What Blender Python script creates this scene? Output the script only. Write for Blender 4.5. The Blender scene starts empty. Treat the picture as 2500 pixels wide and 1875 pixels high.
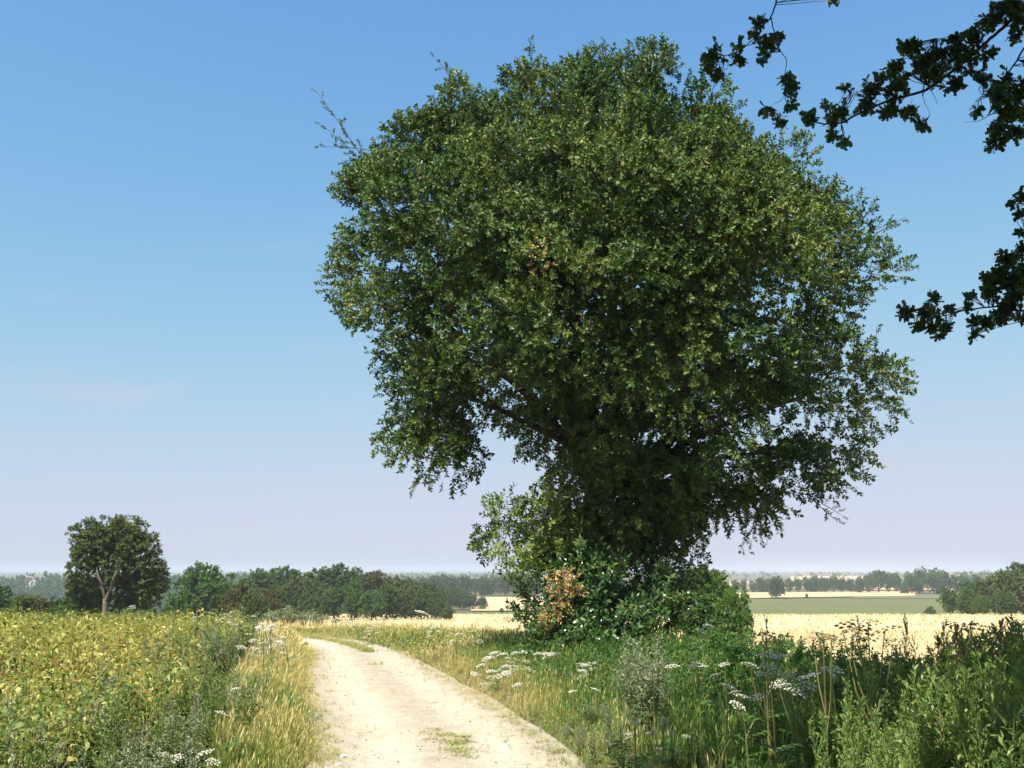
import bpy, math, random
import numpy as np
from mathutils import Vector, Matrix

R = math.radians
rng = np.random.default_rng(7)
random.seed(7)
scene = bpy.context.scene
COL = scene.collection

# ------------------------------------------------------------------ camera
EYE = 1.7
FPX = 2430.0            # focal length in pixels of the 2500 x 1875 photograph
PITCH = R(10.55)
cam_d = bpy.data.cameras.new('camera')
cam_d.sensor_width = 36.0
cam_d.lens = 36.0 * FPX / 2500.0
cam_d.clip_start = 0.05
cam_d.clip_end = 30000
cam = bpy.data.objects.new('camera', cam_d)
COL.objects.link(cam)
cam.location = (0, 0, EYE)
cam.rotation_euler = (R(90) + PITCH, 0, 0)
scene.camera = cam

# ------------------------------------------------------------------ sky, sun, exposure
SUN_AZ = 35.0           # light travels this many degrees to the right of straight ahead
SUN_EL = 55.0
world = bpy.data.worlds.new('World')
scene.world = world
world.use_nodes = True
wt = world.node_tree
bg = wt.nodes['Background']
sky = wt.nodes.new('ShaderNodeTexSky')
sky.sky_type = 'NISHITA'
sky.sun_disc = False
sky.sun_elevation = R(SUN_EL)
sky.sun_rotation = R(SUN_AZ + 180)
sky.altitude = 0
sky.air_density = 1.0
sky.dust_density = 0.6
sky.ozone_density = 1.6
# the camera's gentle shoulder on the bright summer sky, channel by channel: 1 - exp(-k * radiance)
sep = wt.nodes.new('ShaderNodeSeparateColor'); com = wt.nodes.new('ShaderNodeCombineColor')
wt.links.new(sky.outputs['Color'], sep.inputs['Color'])
for ch, kk, top_v in (('Red', .262, 1.98), ('Green', .39, 2.06), ('Blue', .70, 2.52)):
    m1 = wt.nodes.new('ShaderNodeMath'); m1.operation = 'MULTIPLY'; m1.inputs[1].default_value = -kk
    m2 = wt.nodes.new('ShaderNodeMath'); m2.operation = 'EXPONENT'
    m3 = wt.nodes.new('ShaderNodeMath'); m3.operation = 'SUBTRACT'; m3.inputs[0].default_value = 1.0
    m4 = wt.nodes.new('ShaderNodeMath'); m4.operation = 'MULTIPLY'; m4.inputs[1].default_value = top_v
    m0 = wt.nodes.new('ShaderNodeMath'); m0.operation = 'POWER'; m0.inputs[1].default_value = 1.0 if ch == 'Blue' else 1.35
    wt.links.new(sep.outputs[ch], m0.inputs[0]); wt.links.new(m0.outputs[0], m1.inputs[0]); wt.links.new(m1.outputs[0], m2.inputs[0]); wt.links.new(m2.outputs[0], m3.inputs[1])
    wt.links.new(m3.outputs[0], m4.inputs[0]); wt.links.new(m4.outputs[0], com.inputs[ch])
# a few faint wisps of cloud all round
tc = wt.nodes.new('ShaderNodeTexCoord')
mp = wt.nodes.new('ShaderNodeMapping'); mp.inputs['Scale'].default_value = (5.0, 5.0, 17.0); mp.inputs['Location'].default_value = (1.3, .4, 2.2)
nz = wt.nodes.new('ShaderNodeTexNoise'); nz.inputs['Scale'].default_value = 1.5; nz.inputs['Detail'].default_value = 5
rmp = wt.nodes.new('ShaderNodeValToRGB')
rmp.color_ramp.elements[0].position = 0.57; rmp.color_ramp.elements[0].color = (0, 0, 0, 1)
rmp.color_ramp.elements[1].position = 0.90; rmp.color_ramp.elements[1].color = (.55, .52, .52, 1)
mixc = wt.nodes.new('ShaderNodeMix'); mixc.data_type = 'RGBA'
mixc.inputs['B'].default_value = (2.05, 1.95, 2.2, 1)
wt.links.new(tc.outputs['Generated'], mp.inputs['Vector'])
wt.links.new(mp.outputs['Vector'], nz.inputs['Vector'])
wt.links.new(nz.outputs['Fac'], rmp.inputs['Fac'])
spx = wt.nodes.new('ShaderNodeSeparateXYZ'); wt.links.new(tc.outputs['Generated'], spx.inputs[0])
zlo = wt.nodes.new('ShaderNodeMapRange'); zlo.interpolation_type = 'SMOOTHSTEP'; zlo.inputs['From Min'].default_value = .42; zlo.inputs['From Max'].default_value = .10
wt.links.new(spx.outputs['Z'], zlo.inputs['Value'])
zmul = wt.nodes.new('ShaderNodeMath'); zmul.operation = 'MULTIPLY'
wt.links.new(rmp.outputs['Color'], zmul.inputs[0]); wt.links.new(zlo.outputs['Result'], zmul.inputs[1]); wt.links.new(zmul.outputs[0], mixc.inputs['Factor'])
wt.links.new(com.outputs['Color'], mixc.inputs['A'])
wt.links.new(mixc.outputs['Result'], bg.inputs['Color'])
bg.inputs['Strength'].default_value = 0.15

sun_d = bpy.data.lights.new('sun', 'SUN')
sun_d.energy = 5.0
sun_d.angle = R(0.53)
sun_d.color = (1.0, 0.93, 0.80)
sun = bpy.data.objects.new('sun', sun_d)
COL.objects.link(sun)
sdir = Vector((math.sin(R(SUN_AZ)) * math.cos(R(SUN_EL)), math.cos(R(SUN_AZ)) * math.cos(R(SUN_EL)), -math.sin(R(SUN_EL))))
sun.rotation_euler = sdir.to_track_quat('-Z', 'Y').to_euler()
sun.location = (-30, -30, 40)

vs = scene.view_settings
vs.view_transform = 'Standard'
vs.look = 'None'
vs.gamma = 1.0
vs.use_curve_mapping = False
vs.exposure = 1.15
scene.cycles.max_bounces = 6
scene.cycles.diffuse_bounces = 2
scene.cycles.transmission_bounces = 4
scene.cycles.volume_bounces = 1
scene.cycles.transparent_max_bounces = 8
scene.cycles.use_denoising = True
scene.cycles.denoiser = 'OPENIMAGEDENOISE'
scene.cycles.denoising_input_passes = 'RGB_ALBEDO_NORMAL'
scene.cycles.denoising_prefilter = 'ACCURATE'
scene.cycles.use_adaptive_sampling = True
scene.cycles.adaptive_threshold = 0.02

# ------------------------------------------------------------------ pixel <-> place
CP, SP = math.cos(PITCH), math.sin(PITCH)

def ray(px, py):
    cx = (px - 1250.0) / FPX
    cy = (937.5 - py) / FPX
    return np.array([cx, CP - cy * SP, SP + cy * CP])

def at(px, py, y):
    """the point seen at that pixel of the photograph, y metres ahead"""
    d = ray(px, py)
    return np.array([0, 0, EYE]) + d * (y / d[1])

def ux(u, y):
    """x of picture column u at about eye level, y metres ahead"""
    return (u - 1250.0) / FPX * 0.983 * y

def slope_pt(px, py):
    d = ray(px, py)                       # plane z = -0.02 y
    t = -EYE / (d[2] + 0.02 * d[1])
    return (d[0] * t, d[1] * t)

# ------------------------------------------------------------------ numeric helpers
def smooth(a, b, x):
    t = np.clip((x - a) / (b - a), 0, 1)
    return t * t * (3 - 2 * t)

_perm = np.random.default_rng(99).random((256, 256))
def vnoise(x, y, s=1.0, o=0):
    x = np.asarray(x) / s + 100.37 + o * 17.3; y = np.asarray(y) / s + 57.71 + o * 31.7
    xi = np.floor(x).astype(int); yi = np.floor(y).astype(int)
    fx = x - xi; fy = y - yi
    fx = fx * fx * (3 - 2 * fx); fy = fy * fy * (3 - 2 * fy)
    g = lambda i, j: _perm[i & 255, j & 255]
    return (g(xi, yi) * (1 - fx) + g(xi + 1, yi) * fx) * (1 - fy) + (g(xi, yi + 1) * (1 - fx) + g(xi + 1, yi + 1) * fx) * fy

def fnoise(x, y, s=1.0, o=0):
    return .55 * vnoise(x, y, s, o) + .3 * vnoise(x, y, s / 2.1, o + 3) + .15 * vnoise(x, y, s / 4.3, o + 7)

# ------------------------------------------------------------------ track edges (from the photograph, on the gently falling ground)
LEFT_PX = [(812, 1875), (769, 1752), (755, 1680), (762, 1625), (772, 1600), (750, 1577), (716, 1555)]
RIGHT_PX = [(1440, 1875), (1330, 1806), (1265, 1766), (1210, 1723), (1105, 1665), (1040, 1625), (975, 1589), (905, 1570), (820, 1557), (722, 1546)]
left_w = [(-1.9, -14), (-1.85, 0)] + [slope_pt(*p) for p in LEFT_PX]
right_w = [(0.95, -14), (0.92, 0)] + [slope_pt(*p) for p in RIGHT_PX]
lx, ly = left_w[-1]; rx, ry = right_w[-1]
left_w += [(lx - 6, ly + 1.6), (lx - 16, ly + 3), (lx - 40, ly + 4)]
right_w += [(rx - 6, ry + 1.2), (rx - 16, ry + 2.8), (rx - 40, ry + 4)]

def resample(pts, n):
    p = np.array(pts, float)
    for _ in range(3):                    # corner cutting
        q = np.empty((2 * len(p), 2)); q[0::2] = p * .75 + np.roll(p, -1, 0) * .25; q[1::2] = p * .25 + np.roll(p, -1, 0) * .75
        q = q[:-2]; p = np.vstack([p[:1], q, p[-1:]])
    s = np.r_[0, np.cumsum(np.hypot(*np.diff(p, axis=0).T))]
    t = np.linspace(0, s[-1], n)
    return np.c_[np.interp(t, s, p[:, 0]), np.interp(t, s, p[:, 1])]

LE = resample(left_w, 91)
RE = resample(right_w, 91)

def sdist(poly, x, y, side):
    """distance to the polyline, positive on the given side (+1 right, -1 left)"""
    x = np.asarray(x, float).ravel(); y = np.asarray(y, float).ravel()
    poly = poly[::2]
    if len(x) < 40:
        A = poly[:-1]; Dv = poly[1:] - A; px_ = x[:, None] - A[None, :, 0]; py_ = y[:, None] - A[None, :, 1]
        t = np.clip((px_ * Dv[:, 0] + py_ * Dv[:, 1]) / (Dv ** 2).sum(1), 0, 1)
        d2 = (px_ - t * Dv[:, 0]) ** 2 + (py_ - t * Dv[:, 1]) ** 2; i = d2.argmin(1); r_ = np.arange(len(x))
        return np.sqrt(d2[r_, i]) * np.where(Dv[i, 0] * py_[r_, i] - Dv[i, 1] * px_[r_, i] < 0, 1, -1) * side
    best = np.full(x.shape, 1e18); sg = np.zeros(x.shape)
    for (ax, ay), (bx, by) in zip(poly[:-1], poly[1:]):
        dx, dy = bx - ax, by - ay
        t = np.clip(((x - ax) * dx + (y - ay) * dy) / (dx * dx + dy * dy), 0, 1)
        ex, ey = x - ax - t * dx, y - ay - t * dy
        d2 = ex * ex + ey * ey
        m = d2 < best
        best[m] = d2[m]
        c = dx * (y - ay) - dy * (x - ax)
        sg[m] = np.where(c[m] < 0, 1, -1)
    return np.sqrt(best) * sg * side

# ------------------------------------------------------------------ terrain
_D = np.concatenate([np.arange(-40, 400, 1.0), np.geomspace(400, 12000, 500)])
def _prof(pts, k=9):
    z = np.interp(_D, [p[0] for p in pts], [p[1] for p in pts])
    zs = z.copy()
    ker = np.ones(k) / k
    zs[k:-k] = np.convolve(z, ker, 'same')[k:-k]
    return zs
P_LEFT = _prof([(-40, 0), (0, 0), (52, -1.05), (80, -3.2), (150, -9), (300, -18), (700, -33), (1010, -15.5), (1500, -15), (12000, -18)])
P_LOW = _prof([(-40, -1.1), (0, -1.1), (45, -3.2), (80, -3.5), (150, -9), (300, -18), (700, -33), (1010, -15.5), (1500, -15), (12000, -18)])
P_MID = _prof([(-40, -1.1), (0, -1.1), (45, -3.2), (190, -7.5), (245, -8.9), (330, -14), (600, -14), (1000, -16), (12000, -18)])
P_RGT = _prof([(-40, -1.1), (0, -1.1), (45, -3.2), (190, -6.7), (300, -14), (600, -14), (1000, -16), (12000, -18)])

def H(x, y):
    x = np.asarray(x, float); y = np.asarray(y, float); sh = np.broadcast(x, y).shape
    x = np.broadcast_to(x, sh).ravel(); y = np.broadcast_to(y, sh).ravel()
    u = 1250 + FPX / .983 * x / np.maximum(y, 8)
    a = smooth(420, 760, u); b = smooth(1250, 1750, u)
    low = np.interp(y, _D, P_LOW) * (1 - a) + a * ((1 - b) * np.interp(y, _D, P_MID) + b * np.interp(y, _D, P_RGT))
    sr = sdist(RE, x, y, 1)
    S = smooth(4.5, 12.0, sr)
    z = (1 - S) * np.interp(y, _D, P_LEFT) + S * low
    # a low uneven bank under the right-hand verge
    z = z + .16 * smooth(.1, 1.6, sr) * (1 - smooth(4, 8, sr)) * smooth(60, 30, y)
    sl = sdist(LE, x, y, -1)
    z = z + .10 * smooth(.05, .8, sl) * (1 - smooth(6, 20, sl)) * smooth(60, 30, y)
    return z.reshape(sh)

def h1(x, y):
    return float(H(np.array([x]), np.array([y]))[0])

# ------------------------------------------------------------------ mesh helpers
def make_mesh(name, V, F, mats, MI=None, tint=None, smooth_shade=False):
    V = np.ascontiguousarray(V, np.float32); F = np.ascontiguousarray(F, np.int32)
    k = F.shape[1]
    me = bpy.data.meshes.new(name)
    me.vertices.add(len(V)); me.vertices.foreach_set('co', V.ravel())
    me.loops.add(F.size); me.loops.foreach_set('vertex_index', F.ravel())
    me.polygons.add(len(F)); me.polygons.foreach_set('loop_start', np.arange(0, F.size, k, dtype=np.int32))
    for m in mats: me.materials.append(m)
    if MI is not None: me.polygons.foreach_set('material_index', np.ascontiguousarray(MI, np.int32))
    me.polygons.foreach_set('use_smooth', np.full(len(F), smooth_shade))
    if tint is not None:
        a = me.attributes.new('tint', 'FLOAT', 'POINT'); a.data.foreach_set('value', np.ascontiguousarray(tint, np.float32))
    me.update(calc_edges=True)
    return me

def link(name, data, parent=None, loc=None, **props):
    o = bpy.data.objects.new(name, data)
    COL.objects.link(o)
    if parent is not None: o.parent = parent
    if loc is not None: o.location = [float(c) for c in loc]
    for k, v in props.items(): o[k] = v
    return o

class Shape:
    """collects triangles with a material slot for each"""
    def __init__(s): s.v = []; s.f = []; s.m = []; s.n = 0; s.t = []
    def add(s, V, F, m=0, t=0.5):
        V = np.asarray(V, float).reshape(-1, 3); F = np.asarray(F, int).reshape(-1, 3)
        s.v.append(V); s.f.append(F + s.n); s.m.append(np.full(len(F), m)); s.t.append(np.full(len(V), t)); s.n += len(V)
    def arrays(s):
        return np.vstack(s.v), np.vstack(s.f), np.concatenate(s.m), np.concatenate(s.t)
    def mesh(s, name, mats, smooth_shade=False):
        V, F, M, T = s.arrays(); return make_mesh(name, V, F, mats, M, T, smooth_shade)
    def leaf(s, base, d, up, L, W, m=0, t=0.5, bend=.25, n=2):
        """a folded, drooping leaf blade"""
        d = np.asarray(d, float); d = d / np.linalg.norm(d)
        sd = np.cross(d, up); ln = np.linalg.norm(sd)
        sd = sd / ln if ln > 1e-6 else np.array([1., 0, 0])
        nm = np.cross(sd, d)
        base = np.asarray(base, float)
        P = lambda a, b, c: base + d * (a * L) + sd * (b * W) + nm * (c * L)
        if n == 2:
            s.add([P(0, 0, 0), P(.5, -.5, .10), P(1, 0, -bend), P(.5, .5, .10)], [[0, 1, 2], [0, 2, 3]], m, t)
        else:
            s.add([P(0, 0, 0), P(.32, -.5, .06), P(.7, -.38, -.3 * bend), P(1, 0, -bend), P(.7, .38, -.3 * bend), P(.32, .5, .06)],
                  [[0, 1, 5], [1, 2, 4], [1, 4, 5], [2, 3, 4]], m, t)
    def tube(s, P, rad, m=0, t=0.5, sides=5):
        P = np.asarray(P, float); n = len(P)
        rad = np.broadcast_to(np.asarray(rad, float), (n,))
        T = np.gradient(P, axis=0); T /= np.linalg.norm(T, axis=1)[:, None] + 1e-9
        a = np.array([0, 0, 1.]) if abs(T[0, 2]) < .9 else np.array([1., 0, 0])
        X = np.cross(T[0], a); X /= np.linalg.norm(X)
        V = []
        for i in range(n):
            X = X - T[i] * X.dot(T[i]); X /= np.linalg.norm(X) + 1e-9
            Y = np.cross(T[i], X)
            for k in range(sides):
                an = 2 * math.pi * k / sides
                V.append(P[i] + rad[i] * (X * math.cos(an) + Y * math.sin(an)))
        F = []
        for i in range(n - 1):
            for k in range(sides):
                a0 = i * sides + k; b0 = i * sides + (k + 1) % sides
                F += [[a0, b0, b0 + sides], [a0, b0 + sides, a0 + sides]]
        V.append(P[-1] + T[-1] * rad[-1] * .5); e = len(V) - 1
        for k in range(sides): F.append([(n - 1) * sides + k, (n - 1) * sides + (k + 1) % sides, e])
        s.add(V, F, m, t)

def rots(n, yaw=None, tilt=None, r=rng):
    """n rotation matrices: spin about z, then lean by tilt towards a random side"""
    yaw = r.uniform(0, 2 * math.pi, n) if yaw is None else np.broadcast_to(yaw, (n,))
    tilt = np.zeros(n) if tilt is None else np.broadcast_to(tilt, (n,))
    ph = r.uniform(0, 2 * math.pi, n)
    c, s_ = np.cos(yaw), np.sin(yaw)
    Z = np.zeros((n, 3, 3)); Z[:, 0, 0] = c; Z[:, 0, 1] = -s_; Z[:, 1, 0] = s_; Z[:, 1, 1] = c; Z[:, 2, 2] = 1
    ax = np.stack([np.cos(ph), np.sin(ph), np.zeros(n)], 1)
    return axis_rot(ax, tilt) @ Z

def axis_rot(ax, an):
    n = len(ax); c = np.cos(an)[:, None, None]; s_ = np.sin(an)[:, None, None]
    K = np.zeros((n, 3, 3))
    K[:, 0, 1] = -ax[:, 2]; K[:, 0, 2] = ax[:, 1]; K[:, 1, 0] = ax[:, 2]; K[:, 1, 2] = -ax[:, 0]; K[:, 2, 0] = -ax[:, 1]; K[:, 2, 1] = ax[:, 0]
    return np.eye(3) * c + s_ * K + (1 - c) * (ax[:, :, None] * ax[:, None, :])

def aim(D, r=rng):
    """rotations taking +z to the directions D, with a random spin"""
    D = D / (np.linalg.norm(D, axis=1)[:, None] + 1e-9); n = len(D)
    z = np.array([0, 0, 1.])
    ax = np.cross(np.broadcast_to(z, D.shape), D); l = np.linalg.norm(ax, axis=1)
    ax = np.where(l[:, None] > 1e-6, ax / (l[:, None] + 1e-12), np.array([1., 0, 0]))
    return axis_rot(ax, np.arccos(np.clip(D[:, 2], -1, 1))) @ rots(n, r=r)

class Heap:
    """many copies of small templates joined into one mesh"""
    def __init__(s): s.v = []; s.f = []; s.m = []; s.t = []; s.n = 0
    def put(s, T, pos, rot, scale, tint=None):
        V, F, M, TT = T; n = len(pos)
        if n == 0: return
        scale = np.asarray(scale, float)
        if scale.ndim == 0: scale = np.full(n, float(scale))
        sc = scale[:, None, None] if scale.ndim == 1 else scale[:, None, :]
        W = np.einsum('nij,nvj->nvi', rot, np.broadcast_to(V, (n,) + V.shape) * sc) + np.asarray(pos)[:, None, :]
        k = len(V)
        s.v.append(W.reshape(-1, 3).astype(np.float32))
        s.f.append((F[None] + (np.arange(n) * k + s.n)[:, None, None]).reshape(-1, 3))
        s.m.append(np.tile(M, n))
        tt = np.broadcast_to(TT, (n, k)) if tint is None else np.clip(np.asarray(tint)[:, None] + (TT - .5)[None], 0, 1)
        s.t.append(tt.reshape(-1).astype(np.float32)); s.n += n * k
    def mesh(s, name, mats):
        return make_mesh(name, np.vstack(s.v), np.vstack(s.f), mats, np.concatenate(s.m), np.concatenate(s.t))

# ------------------------------------------------------------------ materials
def new_mat(name):
    m = bpy.data.materials.new(name); m.use_nodes = True
    return m, m.node_tree, m.node_tree.nodes['Principled BSDF'], m.node_tree.nodes['Material Output']

def ramp(nt, stops):
    r = nt.nodes.new('ShaderNodeValToRGB'); e = r.color_ramp.elements
    while len(e) < len(stops): e.new(.5)
    for el, (p, c) in zip(e, stops): el.position = p; el.color = (*c, 1)
    return r

def foliage_mat(name, stops, by='island', trans=.3, rough=.5, spec=.35, patch=.35, patch_scale=.6, tcol=1.25):
    """leaf material: colour differs from leaf to leaf (or with the plant's tint) and over patches; some light passes through"""
    m, nt, p, out = new_mat(name)
    geo = nt.nodes.new('ShaderNodeNewGeometry')
    tcn = nt.nodes.new('ShaderNodeTexCoord')
    n = nt.nodes.new('ShaderNodeTexNoise'); n.inputs['Scale'].default_value = patch_scale; n.inputs['Detail'].default_value = 3
    nt.links.new(tcn.outputs['Object'], n.inputs['Vector'])
    mr = nt.nodes.new('ShaderNodeMapRange'); mr.inputs['From Min'].default_value = .3; mr.inputs['From Max'].default_value = .7
    mr.inputs['To Min'].default_value = -patch; mr.inputs['To Max'].default_value = patch
    nt.links.new(n.outputs['Fac'], mr.inputs['Value'])
    ad = nt.nodes.new('ShaderNodeMath'); ad.operation = 'ADD'
    if by == 'tint':
        at_ = nt.nodes.new('ShaderNodeAttribute'); at_.attribute_name = 'tint'
        j = nt.nodes.new('ShaderNodeMath'); j.operation = 'MULTIPLY_ADD'; j.inputs[1].default_value = .22; j.inputs[2].default_value = -.11
        nt.links.new(geo.outputs['Random Per Island'], j.inputs[0])
        a2 = nt.nodes.new('ShaderNodeMath'); a2.operation = 'ADD'
        nt.links.new(at_.outputs['Fac'], a2.inputs[0]); nt.links.new(j.outputs[0], a2.inputs[1])
        nt.links.new(a2.outputs[0], ad.inputs[0])
    else:
        nt.links.new(geo.outputs['Random Per Island'], ad.inputs[0])
    nt.links.new(mr.outputs['Result'], ad.inputs[1])
    rp = ramp(nt, [(p_, tuple(c_ * .84 for c_ in col_)) for p_, col_ in stops]); nt.links.new(ad.outputs[0], rp.inputs['Fac'])
    nt.links.new(rp.outputs['Color'], p.inputs['Base Color'])
    p.inputs['Roughness'].default_value = rough; p.inputs['Specular IOR Level'].default_value = spec
    tr = nt.nodes.new('ShaderNodeBsdfTranslucent')
    g = nt.nodes.new('ShaderNodeMix'); g.data_type = 'RGBA'; g.blend_type = 'MULTIPLY'; g.inputs['Factor'].default_value = 1
    g.inputs['B'].default_value = (tcol * 1.1, tcol * 1.15, tcol * .55, 1)
    nt.links.new(rp.outputs['Color'], g.inputs['A']); nt.links.new(g.outputs['Result'], tr.inputs['Color'])
    ms = nt.nodes.new('ShaderNodeMixShader'); ms.inputs[0].default_value = trans
    nt.links.new(p.outputs[0], ms.inputs[1]); nt.links.new(tr.outputs[0], ms.inputs[2]); nt.links.new(ms.outputs[0], out.inputs['Surface'])
    return m

def surface_mat(name, stops, scale=1.0, detail=8, rough=.9, bump=.3, bump_scale=20, dist=.05, fine=0, stretch=(1, 1, 1)):
    m, nt, p, out = new_mat(name)
    tcn = nt.nodes.new('ShaderNodeTexCoord')
    mpn = nt.nodes.new('ShaderNodeMapping'); mpn.inputs['Scale'].default_value = stretch
    nt.links.new(tcn.outputs['Object'], mpn.inputs['Vector'])
    n = nt.nodes.new('ShaderNodeTexNoise'); n.inputs['Scale'].default_value = scale; n.inputs['Detail'].default_value = detail; n.inputs['Roughness'].default_value = .65
    nt.links.new(mpn.outputs[0], n.inputs['Vector'])
    rp = ramp(nt, [(p_, tuple(c_ * .84 for c_ in col_)) for p_, col_ in stops]); nt.links.new(n.outputs['Fac'], rp.inputs['Fac'])
    nt.links.new(rp.outputs['Color'], p.inputs['Base Color'])
    p.inputs['Roughness'].default_value = rough; p.inputs['Specular IOR Level'].default_value = .15
    n2 = nt.nodes.new('ShaderNodeTexNoise'); n2.inputs['Scale'].default_value = bump_scale; n2.inputs['Detail'].default_value = 6
    nt.links.new(tcn.outputs['Object'], n2.inputs['Vector'])
    b = nt.nodes.new('ShaderNodeBump'); b.inputs['Strength'].default_value = bump; b.inputs['Distance'].default_value = dist
    nt.links.new(n2.outputs['Fac'], b.inputs['Height']); nt.links.new(b.outputs[0], p.inputs['Normal'])
    return m

M_OAK = foliage_mat('oak_leaf', [(0, (.026, .070, .015)), (.35, (.056, .122, .024)), (.7, (.115, .182, .037)), (1, (.215, .24, .06))], patch=.3, patch_scale=.55, trans=.2)
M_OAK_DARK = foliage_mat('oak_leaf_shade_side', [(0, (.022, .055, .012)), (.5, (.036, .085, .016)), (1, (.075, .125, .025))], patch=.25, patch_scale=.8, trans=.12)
M_ELDER = foliage_mat('shrub_leaf', [(0, (.024, .070, .016)), (.45, (.046, .118, .026)), (.8, (.085, .165, .036)), (1, (.17, .17, .06))], patch=.25, trans=.25, rough=.35, spec=.5)
M_IVY = foliage_mat('pale_shoot_leaf', [(0, (.09, .17, .03)), (.6, (.18, .26, .05)), (1, (.32, .36, .11))], trans=.35)
M_DEAD = foliage_mat('withered_leaf', [(0, (.26, .14, .05)), (.4, (.58, .38, .165)), (1, (.80, .61, .33))], trans=.3)
M_BARK = surface_mat('oak_bark', [(.3, (.035, .028, .020)), (.7, (.11, .09, .065))], scale=6, bump=.8, bump_scale=14, stretch=(1, 1, .25))
M_BARK_PALE = surface_mat('pale_bark', [(.3, (.09, .08, .06)), (.7, (.19, .165, .125))], scale=5, bump=.6, bump_scale=12, stretch=(1, 1, .3))
M_DARKTWIG = surface_mat('dark_twig_bark', [(.3, (.018, .015, .011)), (.7, (.045, .038, .028))], scale=8, bump=.4)
M_TWIG = surface_mat('twig_bark', [(.3, (.06, .045, .03)), (.7, (.14, .11, .075))], scale=8, bump=.3)
M_BEAN = foliage_mat('bean_leaf', [(0, (.045, .10, .022)), (.25, (.10, .18, .036)), (.5, (.22, .275, .056)), (.75, (.39, .40, .085)), (1, (.58, .53, .19))], by='tint', patch=.10, patch_scale=.35, trans=.3)
M_BEANSTEM = foliage_mat('bean_stem', [(0, (.20, .22, .05)), (.5, (.42, .36, .10)), (1, (.55, .44, .17))], by='tint', patch=.1, trans=.1)
M_BROWN = foliage_mat('dry_brown_weed', [(0, (.10, .045, .020)), (.5, (.19, .085, .035)), (1, (.32, .17, .075))], by='tint', patch=.1, trans=.15)
M_GRASS = foliage_mat('grass_blade', [(0, (.040, .115, .018)), (.3, (.095, .19, .030)), (.55, (.24, .28, .06)), (.8, (.47, .40, .145)), (1, (.60, .50, .24))], by='tint', patch=.08, patch_scale=.5, trans=.35)
M_WEED = foliage_mat('weed_leaf', [(0, (.030, .095, .020)), (.35, (.065, .16, .030)), (.65, (.125, .21, .045)), (.85, (.19, .27, .07)), (1, (.29, .35, .12))], by='tint', patch=.10, patch_scale=1.2, trans=.3)
M_GREYWEED = foliage_mat('grey_green_leaf', [(0, (.09, .14, .075)), (.5, (.17, .225, .125)), (1, (.34, .36, .24))], by='tint', patch=.12, patch_scale=1.5, trans=.2)
M_STEM = foliage_mat('plant_stem', [(0, (.07, .12, .03)), (.5, (.14, .17, .05)), (1, (.22, .15, .07))], by='tint', patch=.1, trans=.05)
M_WHITE = foliage_mat('white_floret', [(0, (.40, .43, .31)), (.5, (.56, .57, .48)), (1, (.70, .70, .64))], patch=.1, trans=.25, tcol=.9)
M_SEED = foliage_mat('seed_head', [(0, (.10, .075, .035)), (.5, (.20, .16, .075)), (1, (.32, .30, .14))], patch=.1, trans=.15)
M_STRAW = foliage_mat('straw_stalk', [(0, (.50, .38, .20)), (.5, (.66, .53, .315)), (1, (.78, .66, .43))], by='tint', patch=.15, patch_scale=.05, trans=.25)
M_GROUND = surface_mat('pasture_soil', [(.3, (.075, .062, .032)), (.5, (.10, .105, .042)), (.7, (.15, .14, .06))], scale=.8, bump_scale=9)
M_CHALK = surface_mat('chalk_gravel', [(.28, (.24, .20, .145)), (.38, (.36, .31, .235)), (.46, (.455, .405, .315)), (.56, (.51, .46, .365)), (.8, (.57, .515, .415))], scale=1.1, detail=15, bump=.8, bump_scale=30, dist=.03, stretch=(1.3, .7, 1))
_cn = [n_ for n_ in M_CHALK.node_tree.nodes if n_.type == 'TEX_NOISE'][0]; _cn.inputs['Roughness'].default_value = .86; _cn.inputs['Scale'].default_value = 2.2
_nt = M_CHALK.node_tree; _p = _nt.nodes['Principled BSDF']; _src = _p.inputs['Base Color'].links[0].from_socket
_a = _nt.nodes.new('ShaderNodeAttribute'); _a.attribute_name = 'tint'
_n = _nt.nodes.new('ShaderNodeTexNoise'); _n.inputs['Scale'].default_value = 5.0; _n.inputs['Detail'].default_value = 10; _n.inputs['Roughness'].default_value = .8
_tc = _nt.nodes.new('ShaderNodeTexCoord'); _nt.links.new(_tc.outputs['Object'], _n.inputs['Vector'])
_ad = _nt.nodes.new('ShaderNodeMath'); _ad.operation = 'ADD'; _nt.links.new(_a.outputs['Fac'], _ad.inputs[0]); _nt.links.new(_n.outputs['Fac'], _ad.inputs[1])
_mr = _nt.nodes.new('ShaderNodeMapRange'); _mr.inputs['From Min'].default_value = .62; _mr.inputs['From Max'].default_value = 1.35; _mr.inputs['To Max'].default_value = .8; _nt.links.new(_ad.outputs[0], _mr.inputs['Value'])
_mx = _nt.nodes.new('ShaderNodeMix'); _mx.data_type = 'RGBA'; _mx.inputs['B'].default_value = (.20, .165, .115, 1)
_nt.links.new(_mr.outputs['Result'], _mx.inputs['Factor']); _nt.links.new(_src, _mx.inputs['A']); _nt.links.new(_mx.outputs['Result'], _p.inputs['Base Color'])
M_STUB = surface_mat('stubble_ground', [(.3, (.52, .40, .22)), (.55, (.64, .52, .315)), (.75, (.72, .60, .385))], scale=.12, detail=10, bump=.3, bump_scale=4, stretch=(.35, 1.4, 1))
M_FIELD_GREEN = surface_mat('beet_field', [(.3, (.098, .116, .038)), (.7, (.14, .15, .055))], scale=.10, stretch=(.3, 1, 1))
M_FIELD_BROWN = surface_mat('brown_green_field', [(.3, (.12, .13, .06)), (.7, (.17, .165, .085))], scale=.06)
M_FIELD_TAN = surface_mat('ripe_corn_field', [(.3, (.50, .36, .20)), (.7, (.60, .45, .26))], scale=.03, stretch=(.3, 1, 1))
M_WHITEWALL = surface_mat('white_render', [(.3, (.70, .69, .66)), (.7, (.80, .79, .77))], scale=.5, bump=.05)
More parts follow.
